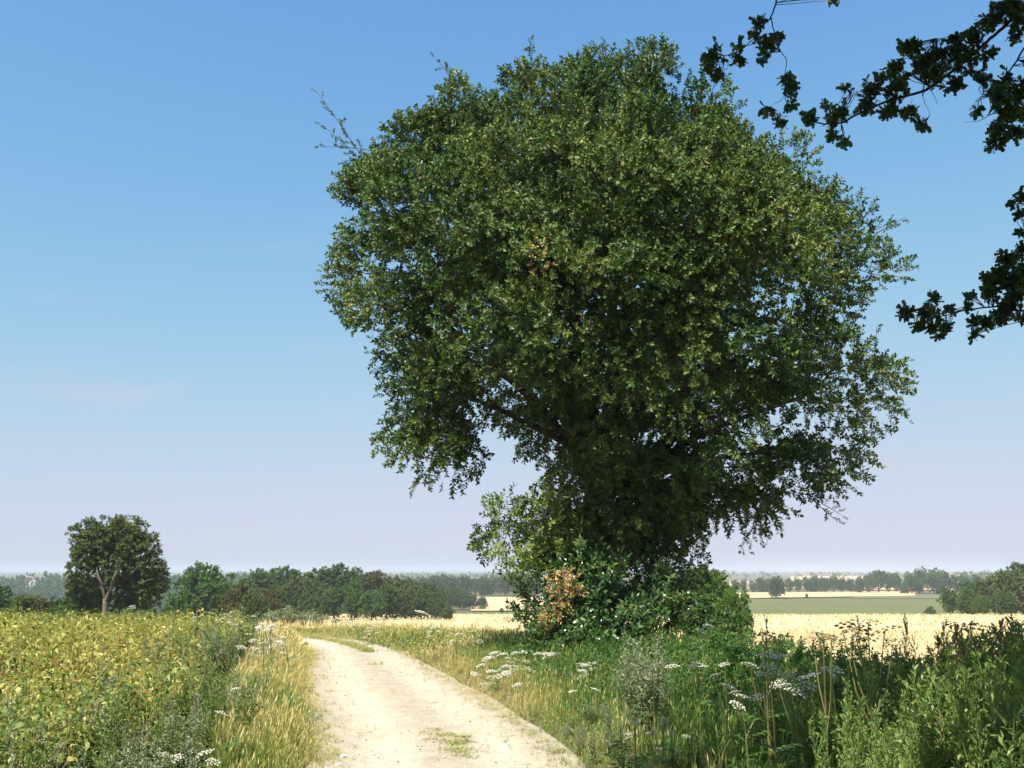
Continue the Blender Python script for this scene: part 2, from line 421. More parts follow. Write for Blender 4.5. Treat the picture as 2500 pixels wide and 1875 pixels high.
M_ROOF = surface_mat('grey_roof', [(.3, (.22, .17, .15)), (.7, (.30, .24, .21))], scale=.5, bump=.05)
M_GLASS = surface_mat('dark_window', [(.3, (.03, .035, .04)), (.7, (.05, .055, .06))], rough=.2, bump=0)
M_WOODFLOOR = surface_mat('woodland_floor', [(.3, (.022, .035, .014)), (.7, (.04, .055, .02))], scale=.05, bump=.1)
M_GRAVEL = foliage_mat('gravel_stone', [(0, (.16, .135, .105)), (.35, (.34, .30, .24)), (1, (.72, .67, .57))], trans=0, rough=.9, spec=.1, patch=.05)
M_STONE = surface_mat('chalk_stone', [(.3, (.50, .46, .38)), (.7, (.70, .66, .57))], scale=30, bump=.3)
M_FAR = foliage_mat('distant_leaf', [(0, (.025, .062, .015)), (.5, (.058, .122, .026)), (1, (.12, .19, .045))], patch=.3, patch_scale=.3, trans=.15, spec=.15)
M_FAR_OLIVE = foliage_mat('distant_olive_leaf', [(0, (.042, .072, .018)), (.5, (.088, .130, .030)), (1, (.17, .20, .06))], patch=.25, patch_scale=.25, trans=.15, spec=.15)
M_FAR_BRIGHT = foliage_mat('distant_bright_leaf', [(0, (.045, .105, .020)), (.5, (.075, .155, .030)), (1, (.13, .215, .05))], patch=.2, patch_scale=.3, trans=.2, spec=.15)
M_FAR_RUST = foliage_mat('distant_rusty_leaf', [(0, (.055, .065, .020)), (.5, (.095, .100, .034)), (1, (.16, .15, .06))], patch=.25, patch_scale=.3, trans=.15, spec=.15)

# ================================================================== THE SETTING
# ground: one sheet to the horizon
yv = np.concatenate([np.arange(-30, 0, 2.0), np.arange(0, 62, .6), np.geomspace(62, 9000, 190)])
tv = np.sign(np.linspace(-1, 1, 151)) * np.abs(np.linspace(-1, 1, 151)) ** 1.35
gx = tv[None] * (16 + 1.25 * np.abs(yv))[:, None]
gy = np.repeat(yv[:, None], len(tv), 1)
gz = H(gx, gy) + (fnoise(gx, gy, 3.0) - .5) * .06 * smooth(200, 60, gy)
spt = (sdist(RE, gx, gy, 1) < .25) & (sdist(LE, gx, gy, -1) < .25)
gz = gz - .05 * spt.reshape(gz.shape)
def grid_faces(r, c):
    i = np.arange((r - 1) * (c - 1)); a = i // (c - 1) * c + i % (c - 1)
    return np.c_[a, a + 1, a + c + 1, a + c]
g = link('ground', make_mesh('ground', np.c_[gx.ravel(), gy.ravel(), gz.ravel()], grid_faces(*gx.shape), [M_GROUND], smooth_shade=True), kind='structure')

# chalk track with wheel ruts and a slightly raised middle
NC = 15
ks = np.linspace(0, 1, NC)
PX = LE[:, None, :] * (1 - ks[None, :, None]) + RE[:, None, :] * ks[None, :, None]
wob = (fnoise(np.arange(91) * .7, np.zeros(91), 1.0) - .5) * .3
wob2 = (fnoise(np.arange(91) * .7, np.ones(91) * 9, 1.0) - .5) * .3
PX[:, 0, 0] += wob - .08; PX[:, -1, 0] += wob2 + .08
tx, ty = PX[..., 0], PX[..., 1]
rut = -.03 * np.exp(-((ks - .24) / .1) ** 2) - .03 * np.exp(-((ks - .76) / .1) ** 2) + .025 * np.exp(-((ks - .5) / .12) ** 2)
tz = H(tx, ty) + .012 + rut[None] + (fnoise(tx, ty, 1.2, 4) - .5) * .035
track = link('chalk_track', make_mesh('chalk_track', np.c_[tx.ravel(), ty.ravel(), tz.ravel()], grid_faces(*tx.shape), [M_CHALK], tint=np.tile(1 - .85 * np.exp(-((ks - .26) / .15) ** 2) - .85 * np.exp(-((ks - .74) / .15) ** 2), 91) * .52, smooth_shade=True), kind='structure')

def track_z(x, y):
    d = (PX[..., 0] - x) ** 2 + (PX[..., 1] - y) ** 2
    i = np.unravel_index(np.argmin(d), d.shape); return tz[i]

def field(name, u0, u1, y0, y1, mat, lift, nu=60, ny=40, edge=None):
    """a field laid over the ground between two picture columns and two distances"""
    yy = np.geomspace(y0, y1, ny)[:, None] * np.ones((1, nu))
    uu = np.linspace(0, 1, nu)[None]
    a = u0(yy) if callable(u0) else u0; b = u1(yy) if callable(u1) else u1
    U = a * (1 - uu) + b * uu
    if edge is not None: yy = edge(U, yy)
    X = ux(U, yy)
    Z = H(X, yy) + lift
    return link(name, make_mesh(name, np.c_[X.ravel(), yy.ravel(), Z.ravel()], grid_faces(ny, nu), [mat], smooth_shade=True), kind='structure')

# stubble: everything on the far side of the verge down to the brow
yy = np.concatenate([np.arange(22, 70, 1.0), np.geomspace(70, 262, 60)])
mm = np.linspace(0, 1, 110)
x0 = np.array([ux(560, y) if y > 58 else max(ux(640, y), np.interp(y, RE[:, 1], RE[:, 0]) + 5.2 if y < 44 else ux(640, y)) for y in yy])
x1 = ux(4200, yy)
sx = x0[:, None] * (1 - mm[None]) + x1[:, None] * mm[None]
sy = np.repeat(yy[:, None], 110, 1)
sz = H(sx, sy) + .05
link('stubble_field', make_mesh('stubble_field', np.c_[sx.ravel(), sy.ravel(), sz.ravel()], grid_faces(*sx.shape), [M_STUB], smooth_shade=True), kind='structure')
field('green_field', 1500, 3600, 312, 545, M_FIELD_GREEN, .25)
field('brown_field', 2080, 3600, 546, 640, M_FIELD_BROWN, .45, edge=lambda U, y: y)
field('corn_field', 1700, 2230, 545, 700, M_FIELD_TAN, .5, edge=lambda U, y: y * (1 + .10 * (U - 1800) / 400))
field('corn_field', 1150, 1330, 385, 575, M_FIELD_TAN, .4)
field('corn_field', 1780, 1990, 900, 1500, M_FIELD_TAN, .6)
field('corn_field', 2100, 2440, 820, 1500, M_FIELD_TAN, .6)
field('green_field', 1050, 1340, 285, 372, M_FIELD_GREEN, .3)
field('corn_field', 1930, 2160, 1550, 2600, M_FIELD_TAN, .8)

# ================================================================== TREES
def spray(n, Ltw, Ll, Wl, r, six=False, spread=(35, 75), twig=True):
    """a twig along +z carrying n leaves (slot 0), the twig itself in slot 1"""
    s = Shape()
    if twig:
        s.add([[-.004, 0, 0], [.004, 0, 0], [0, .002, Ltw]], [[0, 1, 2]], 1)
    for i in range(n):
        z = Ltw * (.15 + .85 * (i / max(n - 1, 1)) ** .8)
        a = i * 2.4 + r.uniform(-.5, .5); sp = R(r.uniform(*spread)) * (1.0 if i < n - 2 else .5)
        d = np.array([math.cos(a) * math.sin(sp), math.sin(a) * math.sin(sp), math.cos(sp)])
        up = np.array([-math.cos(a) * math.cos(sp), -math.sin(a) * math.cos(sp), math.sin(sp)]) + r.normal(0, .5, 3)
        k = r.uniform(.75, 1.2)
        s.leaf([0, 0, z], d, up, Ll * k, Wl * k * r.uniform(.8, 1.2), 0, .5, r.uniform(.05, .35), 6 if six else 2)
    return s.arrays()

r1 = np.random.default_rng(11)
OAK_SPRAYS = [spray(13, .30, .102, .064, r1) for _ in range(8)]
SHRUB_SPRAYS = [spray(11, .30, .12, .055, r1, six=True) for _ in range(6)]
UNDER_SPRAYS = [spray(11, .30, .13, .06, r1) for _ in range(6)]
IVY_SPRAYS = [spray(9, .28, .10, .04, r1, six=True) for _ in range(5)]

def unit(r, n):
    v = r.normal(size=(n, 3)); return v / np.linalg.norm(v, axis=1)[:, None]

def crown(heap, blobs, templates, r, sub_size=.75, per_sub=26, density=1.0, scale=1.0, up=.35, fill=.62, droop=0.0, core=None, keep=None, flat=1.0):
    """clumps of leaf sprays over a set of ellipsoids; returns clump centres and outward directions"""
    C, O = [], []
    core = np.mean([b[0] for b in blobs], 0) if core is None else core
    for b in blobs:
        c = np.asarray(b[0], float); rad = np.broadcast_to(np.asarray(b[1], float), (3,)); dn = b[2] if len(b) > 2 else 1.0
        nn = max(2, int(round(dn * density * 2.6 * np.mean(rad) ** 2 / sub_size ** 2)))
        d = unit(r, nn)
        q = fill + (1 - fill) * r.random(nn) ** .6
        C.append(c + d * rad * q[:, None]); O.append(d)
    C = np.vstack(C); O = np.vstack(O)
    if keep is not None:
        k = keep(C); C, O = C[k], O[k]
    rs = sub_size * r.uniform(.55, 1.15, len(C))
    ns = np.maximum(3, (per_sub * (rs / sub_size) ** 2 * r.uniform(.7, 1.2, len(C)))).astype(int)
    idx = np.repeat(np.arange(len(C)), ns); n = len(idx)
    d = unit(r, n) + O[idx] * .55 + np.array([0, 0, up]); d /= np.linalg.norm(d, axis=1)[:, None]
    pos = C[idx] + d * (rs[idx] * (.35 + .65 * r.random(n) ** .5))[:, None] * np.array([1, 1, flat])
    out = pos - core; out /= np.linalg.norm(out, axis=1)[:, None] + 1e-6
    D = d * .7 + out * .35 + np.array([0, 0, .25]) + r.normal(0, .3, (n, 3))
    D[:, 2] -= droop * np.clip(-out[:, 2] + .2, 0, 1)
    if keep is not None:
        k = keep(pos); pos, D, idx = pos[k], D[k], idx[k]; n = len(pos)
    which = r.integers(0, len(templates), n)
    sc = scale * r.uniform(.75, 1.25, n)
    M = aim(D, r)
    for i, T in enumerate(templates):
        m = which == i
        heap.put(T, pos[m], M[m], sc[m])
    return C, O

def shoots(heap, starts, dirs, templates, r, length=(.5, 1.2), step=.16, scale=1.0, stems=None):
    """leafy shoots sticking out of the outline"""
    for p, d in zip(starts, dirs):
        L = r.uniform(*length); n = max(3, int(L / step)); d = d / np.linalg.norm(d)
        bend = r.normal(0, .12, 3)
        t = np.linspace(.1, 1, n)
        P = p + d * (t * L)[:, None] + bend * (t ** 2)[:, None] * L
        D = d * .9 + r.normal(0, .55, (n, 3))
        T = templates[r.integers(len(templates))]
        heap.put(T, P, aim(D, r), scale * (1.05 - .4 * t) * .8)
        if stems is not None: stems.tube(np.vstack([p - d * .3, P]), np.linspace(.011, .004, n + 1) * scale, sides=4)

def limb(s, a, b, ra, rb, r, sag=0.0, n=9, wig=.06, sides=7):
    a = np.asarray(a, float); b = np.asarray(b, float); L = np.linalg.norm(b - a)
    t = np.linspace(0, 1, n)
    P = a + (b - a) * t[:, None]
    P += np.cumsum(r.normal(0, wig * L / n, (n, 3)), 0) * np.sin(math.pi * t)[:, None] ** .5
    P[:, 2] += sag * L * np.sin(math.pi * t)
    s.tube(P, ra + (rb - ra) * t ** .8, sides=sides)
    return P

# ------------------------------------------------------------------ the big oak beside the track
r2 = np.random.default_rng(21)
OD = 24.5                                  # metres ahead
def V12(x, y, dy=0.0):                     # a point given in the 2212-wide view of the photograph
    return at(x * 2500 / 2212, y * 2500 / 2212, OD + dy)
def RAD(px): return px * 2500 / 2212 / FPX * OD
oak_base = np.array([V12(1300, 1400)[0], OD, 0.0]); oak_base[2] = h1(oak_base[0], oak_base[1]) - .1
FRONT = [(1190, 260, 135, 0), (1330, 228, 130, .5), (1450, 290, 140, 0), (1060, 315, 135, 0), (1565, 375, 128, .5), (945, 375, 105, 0), (1680, 450, 115, 0),
         (1250, 410, 190, -3), (1480, 480, 190, -3), (1010, 490, 170, -2), (865, 430, 90, 0), (848, 405, 56, 0), (838, 480, 78, -.3), (1725, 560, 105, -.5), (838, 600, 86, 0), (905, 620, 110, -1.5),
         (1100, 620, 150, -3.0), (1280, 680, 150, -3.7), (1420, 600, 150, -3.3), (1600, 640, 170, -3), (1775, 640, 66, 0), (1770, 810, 110, 0, .8), (1845, 860, 75, .5, .7), (1700, 910, 125, -1.5, .75),
         (1550, 850, 155, -3, .75), (1330, 850, 130, -2.2, .9), (1150, 810, 100, -.8), (975, 790, 95, -1), (905, 835, 78, -.5, 1.4), (928, 925, 68, -.5, 1.5), (935, 970, 44, -.6, 1.6), (985, 890, 55, -.3, 1.3), (880, 775, 50, -.4, 1.2), (1600, 1010, 95, -1, .65), (1735, 1020, 80, 0, .65),
         (1640, 1100, 36, -.5, .7), (1450, 985, 100, -1, .7), (1280, 970, 100, -.8), (1195, 930, 65, 0), (1250, 1090, 105, -.9, 1.2), (1125, 1150, 55, -1), (1380, 1110, 90, -.7),
         (1465, 1165, 55, 0, .8), (1330, 1185, 85, -.8, 1.3), (782, 615, 48, 0), (850, 680, 66, -.6), (1000, 250, 60, 0), (1650, 330, 60, 0), (1855, 500, 36, 0, .8), (1860, 590, 34, 0, .8), (1200, 1180, 55, 0), (1300, 1010, 78, -1.0, 1.2), (1355, 1045, 66, -.9, 1.2), (1430, 930, 80, -1.0), (1270, 1150, 66, -1.2, 1.3), (1400, 1180, 50, -.9, 1.2), (1440, 1120, 56, -.4, 1.2), (1490, 1180, 42, -.2, 1.2), (1435, 1055, 58, -.6, 1.1), (1790, 1060, 36, 0, .6), (1560, 1085, 40, -.5, .7)]
BACK = [(1300, 330, 190, 2.5), (1500, 470, 200, 3.6), (1100, 470, 190, 3.6), (1350, 700, 230, 4.3, .8), (1600, 720, 180, 3.2, .6), (1050, 690, 150, 3.2), (1300, 500, 230, .8, .8), (1450, 850, 130, 2.5, .5), (1180, 840, 110, 2.2, .7)]
blobs = []
for b in FRONT + BACK:
    ra = RAD(b[2]) * (.92 if b[3] <= .6 else .98)
    blobs.append((V12(b[0], b[1], b[3]), (ra, ra * 1.05, ra), b[4] if len(b) > 4 else 1.0))
oak = link('oak_tree', None, loc=(0, 0, 0), label='big broad oak with a dense dark green crown standing beside the pale track', category='tree')
oak_core = V12(1330, 620)
hp = Heap()
C, O = crown(hp, blobs, OAK_SPRAYS, r2, sub_size=.80, per_sub=66, density=1.75, up=.5, fill=.62, droop=.9, core=oak_core, flat=.8)
inner = [(V12(1200, 420, .6), RAD(190)), (V12(1450, 460, .6), RAD(200)), (V12(1320, 640, .3), RAD(230)), (V12(1560, 690, .3), RAD(150), .8), (V12(1060, 580, .3), RAD(150)), (V12(1280, 880, 0), RAD(140)), (V12(1300, 1080, 0), RAD(95)), (V12(1310, 1180, -.2), RAD(85)), (V12(950, 830, -.3), RAD(60))]
crown(hp, inner, OAK_SPRAYS, r2, sub_size=.7, per_sub=12, density=1.0, up=.1, fill=.2, scale=1.35, core=oak_core)
# outline shoots, mostly upwards and outwards
out = C - oak_core; far_ = np.linalg.norm(out * np.array([1, .6, 1]), axis=1); o1 = out / np.linalg.norm(out, axis=1)[:, None]
twigs = Shape()
sel = np.argsort(-far_ * (1 + .15 * o1[:, 2]))[:170]
sel = sel[r2.random(len(sel)) < .75]
shoots(hp, C[sel], o1[sel] + np.array([0, 0, .45]) + r2.normal(0, .3, (len(sel), 3)), OAK_SPRAYS, r2, (.35, .85), .15, stems=twigs)
top = np.argsort(-C[:, 2])[:40]
shoots(hp, C[top], o1[top] * .5 + np.array([0, 0, 1.0]) + r2.normal(0, .25, (len(top), 3)), OAK_SPRAYS, r2, (.35, .8), .15, stems=twigs)
for (sxp, syp, dxp, dyp) in [(775, 330, -30, -80), (800, 330, -70, 10), (745, 590, -35, -10), (985, 190, -15, -60), (1150, 125, 0, -40), (1290, 120, 0, -40), (1375, 135, 0, -35), (1415, 150, 15, -35), (1900, 490, 50, -10), (1890, 590, 60, 15), (1880, 760, 15, -40), (1920, 860, 45, 40), (830, 800, -50, -35), (1645, 1110, 5, 70), (1640, 1090, -15, 80), (1780, 1080, 30, 40), (1560, 1100, -10, 45), (940, 1010, -15, 45), (1530, 1150, 20, 40), (720, 650, 20, 60), (1065, 1125, -30, 40)]:
    p = V12(sxp, syp, r2.uniform(-.6, .3)); q = V12(sxp + dxp, syp + dyp, r2.uniform(-.6, .3))
    for _ in range(2): shoots(hp, [p + r2.normal(0, .12, 3)], [(q - p) + r2.normal(0, .15, 3)], OAK_SPRAYS, r2, (np.linalg.norm(q - p) * .9, np.linalg.norm(q - p) * 1.25), .13, stems=twigs)
link('crown', hp.mesh('crown', [M_OAK, M_TWIG]), oak)
bark = Shape()
fork = V12(1300, 1010)
limb(bark, oak_base, V12(1285, 1190), .52, .40, r2, n=8, wig=.02, sides=12)
limb(bark, V12(1285, 1195), fork, .42, .34, r2, n=6, wig=.02, sides=10)
limb(bark, V12(1290, 1150), V12(1480, 900, -.5), .22, .12, r2)
link('trunk', bark.mesh('trunk', [M_BARK], True), oak)
for tgt, ra in [((1200, 330, 0), .26), ((1440, 380, .5), .25), ((1000, 500, -1), .2), ((1650, 520, 0), .2), ((1350, 640, -3), .18), ((1620, 760, -2), .18), ((900, 640, -.5), .14), ((1750, 850, -.5), .13), ((960, 830, -.8), .11), ((1150, 780, -1.5), .14), ((1500, 600, 3), .18), ((1100, 600, 3), .18), ((1680, 980, -1), .10), ((1550, 900, -2.5), .12)]:
    s = Shape(); e = V12(*tgt)
    P = limb(s, fork + r2.normal(0, .12, 3) - np.array([0, 0, r2.uniform(-.3, 1.0)]), e, ra, .035, r2, sag=.06, n=11)
    near = np.argsort(np.linalg.norm(C - e, axis=1))[:12]
    for j in near[::2]:
        k = r2.integers(5, 11); limb(s, P[k], C[j], max(.02, ra * .22), .008, r2, n=6, sides=5)
    link('limb', s.mesh('limb', [M_BARK], True), oak)
link('twigs', twigs.mesh('twigs', [M_TWIG]), oak, kind='stuff')
# pale leafy shoots low on the trunk
hp = Heap()
ib = [(V12(1112, 1150, -2.3), RAD(36)), (V12(1145, 1190, -2.2), RAD(34)), (V12(1205, 1130, -2.4), RAD(30)), (V12(1090, 1112, -2.1), RAD(14)), (V12(1225, 1160, -1.8), RAD(26)), (V12(1092, 1190, -2.1), RAD(16)), (V12(1175, 1260, -1.2), RAD(25)), (V12(1160, 1320, -1.0), RAD(22))]
crown(hp, ib, IVY_SPRAYS, r2, sub_size=.34, per_sub=20, density=1.5, up=.1, droop=.6, scale=1.0)
link('pale_shoots', hp.mesh('pale_shoots', [M_IVY, M_TWIG]), oak, label='sunlit pale green leaves low on the trunk', kind='stuff')
# a withered brown bough hanging by the trunk
s = Shape(); hp = Heap()
bough = [V12(1215, 1225, -3.1), V12(1222, 1265, -3.2), V12(1215, 1300, -3.3), V12(1195, 1335, -3.3)]
s.tube(bough, [.03, .022, .015, .008], sides=5)
crown(hp, [(V12(1217, 1285, -3.3), RAD(15)), (V12(1203, 1312, -3.3), RAD(15)), (V12(1222, 1250, -3.2), RAD(7)), (V12(1180, 1330, -3.2), RAD(8)), (V12(1235, 1278, -3.3), RAD(9)), (V12(1212, 1268, -3.3), RAD(8))], IVY_SPRAYS, r2, sub_size=.15, per_sub=9, up=-.4, droop=1.5, scale=.7)
wb = link('withered_bough', s.mesh('withered_bough', [M_TWIG], True), oak, label='bough of dead orange-brown leaves hanging against the trunk')
link('leaves', hp.mesh('leaves', [M_DEAD, M_TWIG]), wb, kind='stuff')
# one brown leaf tuft inside the crown
hp = Heap()
crown(hp, [(V12(1165, 560, -5.6), RAD(9)), (V12(1162, 545, -5.6), RAD(6))], IVY_SPRAYS, r2, sub_size=.12, per_sub=4, scale=.6)
link('withered_tuft', hp.mesh('withered_tuft', [M_DEAD, M_TWIG]), oak, kind='stuff')

# ------------------------------------------------------------------ shrubs round the foot of the oak
def shrub(name, label, cat, blobs_, mats, templates, r, base, sub=.4, per=14, density=1.0, scale=1.0, stems=7, group=None, droop=.5, shoot=0):
    t = link(name, None, label=label, category=cat)
    if group: t['group'] = group
    blobs_ = [(b[0], b[1] * .9) for b in blobs_]
    hp = Heap(); C, O = crown(hp, blobs_, templates, r, sub_size=sub, per_sub=per, density=density, scale=scale, droop=droop)
    s = Shape()
    if shoot:
        k = r.choice(len(C), shoot); shoots(hp, C[k], O[k] + np.array([0, -.2, .5]) + r.normal(0, .3, (shoot, 3)), templates, r, (.3, .75), .13, scale * .9)
    link('foliage', hp.mesh('foliage', mats), t)
    for j in r.integers(0, len(C), stems): limb(s, base + np.append(r.normal(0, .15, 2), -.1), C[j], .03, .008, r, sag=.1, n=6, sides=5)
    link('stem', s.mesh('stem', [M_TWIG], True), t)
    return t

def B(x, y, rp, d):                        # a blob from the 2500-wide photograph
    return (at(x, y, d), np.array([1, 1, 1]) * rp / FPX * d)
shrub('elder_shrub', 'large glossy dark green elder shrub wrapped round the foot of the big oak', 'shrub',
      [B(1400, 1545, 72, 22.2), B(1490, 1490, 82, 22.0), B(1570, 1480, 72, 22.3), B(1600, 1540, 62, 22.0), B(1490, 1570, 82, 21.6), B(1560, 1430, 60, 22.9), B(1440, 1420, 65, 22.6), B(1350, 1500, 50, 22.9), B(1630, 1440, 50, 23.6), B(1420, 1480, 75, 22.2), B(1340, 1430, 40, 23.0), B(1480, 1390, 60, 22.8), B(1480, 1530, 75, 22.8), B(1400, 1500, 60, 23.0), B(1560, 1550, 75, 22.8), B(1600, 1400, 60, 23.0)],
      [M_ELDER, M_TWIG], SHRUB_SPRAYS, r2, np.array([2.2, 23.3, h1(2.2, 23.3)]), sub=.5, per=30, density=1.15, scale=1.0, stems=14, shoot=70)
shrub('bramble_bush', 'low dark bramble bush on the field side of the oak, hanging over the stubble', 'shrub',
      [B(1715, 1520, 48, 21.5), B(1745, 1560, 36, 21.2), B(1690, 1570, 50, 21.4), B(1765, 1600, 25, 21.0)],
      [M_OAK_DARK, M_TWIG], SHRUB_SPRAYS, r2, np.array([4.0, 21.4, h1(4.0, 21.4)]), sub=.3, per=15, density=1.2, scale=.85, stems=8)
shrub('hawthorn_bush', 'low leafy bush with reddish tinge at the path side of the oak foot', 'shrub',
      [B(1360, 1590, 55, 21.2), B(1430, 1610, 55, 21.0), B(1320, 1560, 35, 21.6), B(1500, 1625, 45, 20.8), B(1290, 1530, 24, 22.5)],
      [M_ELDER, M_TWIG], SHRUB_SPRAYS, r2, np.array([1.5, 21.4, h1(1.5, 21.4)]), sub=.3, per=18, density=1.4, scale=.9, stems=8)

# ------------------------------------------------------------------ distant trees: a few kinds, each tree with its trunk and crown
FAR_SPRAY = [spray(10, .42, .30, .20, r1, twig=False) for _ in range(6)]
def proto(seed, wide=1.0, low=.12, nblob=16, n_density=1.0, flat=1.0, leaf=1.0):
    """crown and trunk meshes of a tree ten metres tall"""
    r = np.random.default_rng(seed); bl = []
    cz = 10 * (low + 1) / 2; hz = 10 * (1 - low) / 2
    for i in range(nblob):
        d = unit(r, 1)[0]; q = r.uniform(.35, .72)
        bl.append((np.array([d[0] * 3.6 * wide * q, d[1] * 3.6 * wide * q, cz + d[2] * hz * q * flat]), np.array([1.3, 1.3, 1.15]) * r.uniform(.75, 1.25) * (.6 + .4 * wide)))
    bl.append((np.array([0, 0, cz]), np.array([2.2 * wide, 2.2 * wide, hz * .75])))
    hp = Heap(); C, O = crown(hp, bl, FAR_SPRAY, r, sub_size=.75, per_sub=9, density=1.0 * n_density, up=.5, fill=.6, scale=leaf * 1.15)
    V = np.vstack(hp.v); lo = V[:, 2].min(); hi = V[:, 2].max()
    s = Shape()
    P = limb(s, (0, 0, -.6), (r.normal(0, .2), r.normal(0, .2), cz), .26, .12, r, n=8, wig=.03, sides=7)
    for j in r.integers(0, len(C), 9): limb(s, P[r.integers(3, 8)], C[j], .09, .02, r, n=6, sides=5)
    return hp.mesh('crown', [M_FAR]), s.mesh('trunk', [M_BARK], True), hi
PROTO = [proto(100, 1.0), proto(101, .85, .1), proto(102, 1.15, .05), proto(103, 1.3, .0, 18), proto(104, .95, .2), proto(105, 1.0, .02, 20), proto(106, 1.4, .0, 20, 1.0, .9)]

def far_tree(u, top_px, y, kind=0, wide=1.0, mat=M_FAR, label='', name='tree', group=None, base_drop=0.0, cat='tree'):
    cm, tm, hi = PROTO[kind]
    x = ux(u, y); z0 = h1(x, y) - base_drop; zt = at(u, top_px, y)[2]
    k = max(zt - z0, .8) / hi * 1.06
    t = link(name, None, loc=(x, y, z0), label=label, category=cat)
    t.rotation_euler = (0, 0, random.uniform(0, 6.28)); t.scale = (k * wide * 1.15, k * wide * 1.15, k)
    if group: t['group'] = group
    c = link('crown', cm, t); c.material_slots[0].link = 'OBJECT'; c.material_slots[0].material = mat
    link('trunk', tm, t)
    return t

ORD = ['first', 'second', 'third', 'fourth', 'fifth', 'sixth', 'seventh', 'eighth', 'ninth', 'tenth', 'eleventh', 'twelfth', 'thirteenth', 'fourteenth', 'fifteenth', 'sixteenth', 'seventeenth', 'eighteenth', 'nineteenth', 'twentieth']
TONE = {M_FAR: 'dark green', M_FAR_OLIVE: 'olive green', M_FAR_BRIGHT: 'fresh green', M_FAR_RUST: 'rust tinged'}

# the wood in the middle distance, back row then front row
back_row = [(600, 1415, 205, 0, .9, M_FAR), (645, 1391, 200, 4, .9, M_FAR), (690, 1386, 205, 0, 1.0, M_FAR), (735, 1396, 205, 2, .9, M_FAR_OLIVE), (785, 1392, 205, 1, 1.0, M_FAR), (828, 1379, 205, 0, 1.0, M_FAR), (872, 1388, 205, 4, 1.0, M_FAR), (915, 1396, 202, 0, 1.0, M_FAR_RUST), (955, 1408, 200, 1, 1.0, M_FAR_OLIVE), (1000, 1415, 200, 2, 1.0, M_FAR_OLIVE), (1045, 1426, 200, 0, 1.0, M_FAR), (1075, 1444, 198, 1, .9, M_FAR)]
front_row = [(640, 1436, 186, 3, .9, M_FAR), (690, 1424, 188, 5, .9, M_FAR), (730, 1408, 190, 2, .9, M_FAR_OLIVE), (775, 1428, 186, 5, .9, M_FAR), (820, 1430, 184, 3, .9, M_FAR), (862, 1410, 190, 1, .8, M_FAR_BRIGHT), (870, 1440, 182, 5, .9, M_FAR), (910, 1440, 180, 3, .85, M_FAR_BRIGHT), (945, 1425, 184, 5, .85, M_FAR), (990, 1432, 186, 2, .9, M_FAR_OLIVE), (1030, 1440, 186, 3, .85, M_FAR), (1065, 1458, 184, 5, .85, M_FAR), (1092, 1480, 182, 3, .8, M_FAR_OLIVE)]
for nm, rows in (('rear', back_row), ('front', front_row)):
    for i, (u, tp, y, k, w, m) in enumerate(rows):
        far_tree(u, tp, y, k, w, m, f'{TONE[m]} tree in the {nm} row of the middle wood, {ORD[i]} from its left end', 'woodland_tree', 'trees of the wood beyond the stubble', base_drop=.3)
# between the crop and the wood
far_tree(497, 1379, 150, 0, .82, M_FAR_BRIGHT, 'round fresh green tree standing alone left of the middle wood', 'field_tree', base_drop=.5)
far_tree(455, 1440, 148, 5, .75, M_FAR_BRIGHT, 'low green bush at the left foot of the round green tree', 'bush', base_drop=1.0, cat='bush')
far_tree(545, 1432, 150, 5, .7, M_FAR, 'dark bush at the right foot of the round green tree', 'bush', base_drop=1.0, cat='bush')
far_tree(585, 1424, 118, 3, .72, M_FAR_RUST, 'brownish hawthorn bush with a flat top before the wood', 'bush', base_drop=.6, cat='bush')
far_tree(655, 1436, 120, 6, .6, M_FAR_RUST, 'smaller brownish bush right of the flat topped hawthorn', 'bush', base_drop=.6, cat='bush')
far_tree(620, 1442, 116, 5, .7, M_FAR_OLIVE, 'olive bush between the two brownish hawthorns', 'bush', base_drop=.6, cat='bush')
far_tree(-5, 1422, 110, 2, .9, M_FAR, 'dark tree cut off by the left edge of the picture', 'field_tree', base_drop=.5)
for u, tp, lab, m in [(55, 1456, 'pale green low bush beyond the crop nearest the left edge', M_FAR_BRIGHT), (85, 1452, 'small bush beyond the crop below the far hillside', M_FAR_OLIVE), (135, 1462, 'small rust tinged bush beyond the crop', M_FAR_RUST), (172, 1452, 'rounded green bush just left of the forked tree', M_FAR_BRIGHT), (205, 1440, 'green bush touching the left side of the forked tree', M_FAR_BRIGHT)]:
    far_tree(u, tp, 84, 6, .9, m, lab, 'bush', base_drop=.4, cat='bush')

# the forked tree beyond the crop
r3 = np.random.default_rng(31)
FD = 78.0
def P5(px, py, dy=0.0): return at(px, py, FD + dy)
def R5(px): return px * .86 / FPX * FD
ft = link('forked_tree', None, label='lone bushy tree with a pale forked trunk behind the crop', category='tree')
bl = [(P5(230, 1340), R5(52)), (P5(290, 1325), R5(52)), (P5(340, 1345), R5(42)), (P5(265, 1300), R5(32)), (P5(320, 1300), R5(30)), (P5(215, 1385), R5(44)), (P5(280, 1385, .5), R5(55)), (P5(345, 1400, .8), R5(45)), (P5(215, 1310), R5(32)), (P5(205, 1420, 1.0), R5(28)), (P5(340, 1440, 1.5), R5(42)), (P5(300, 1450, 1.5), R5(42)), (P5(220, 1445, 2), R5(34)), (P5(200, 1452, 1.5), R5(26)), (P5(365, 1440, 1), R5(30)), (P5(232, 1465, 2), R5(26)), (P5(380, 1420, 1), R5(22)), (P5(385, 1385, .5), R5(15), .6), (P5(280, 1350, 2), R5(60))]
hp = Heap()
MID_SPRAY = [spray(10, .36, .19, .12, r1, twig=False) for _ in range(5)]
C, O = crown(hp, bl, MID_SPRAY, r3, sub_size=.42, per_sub=13, density=1.2, fill=.5, up=.4)
tp = np.argsort(-C[:, 2])[:36]
tw = Shape()
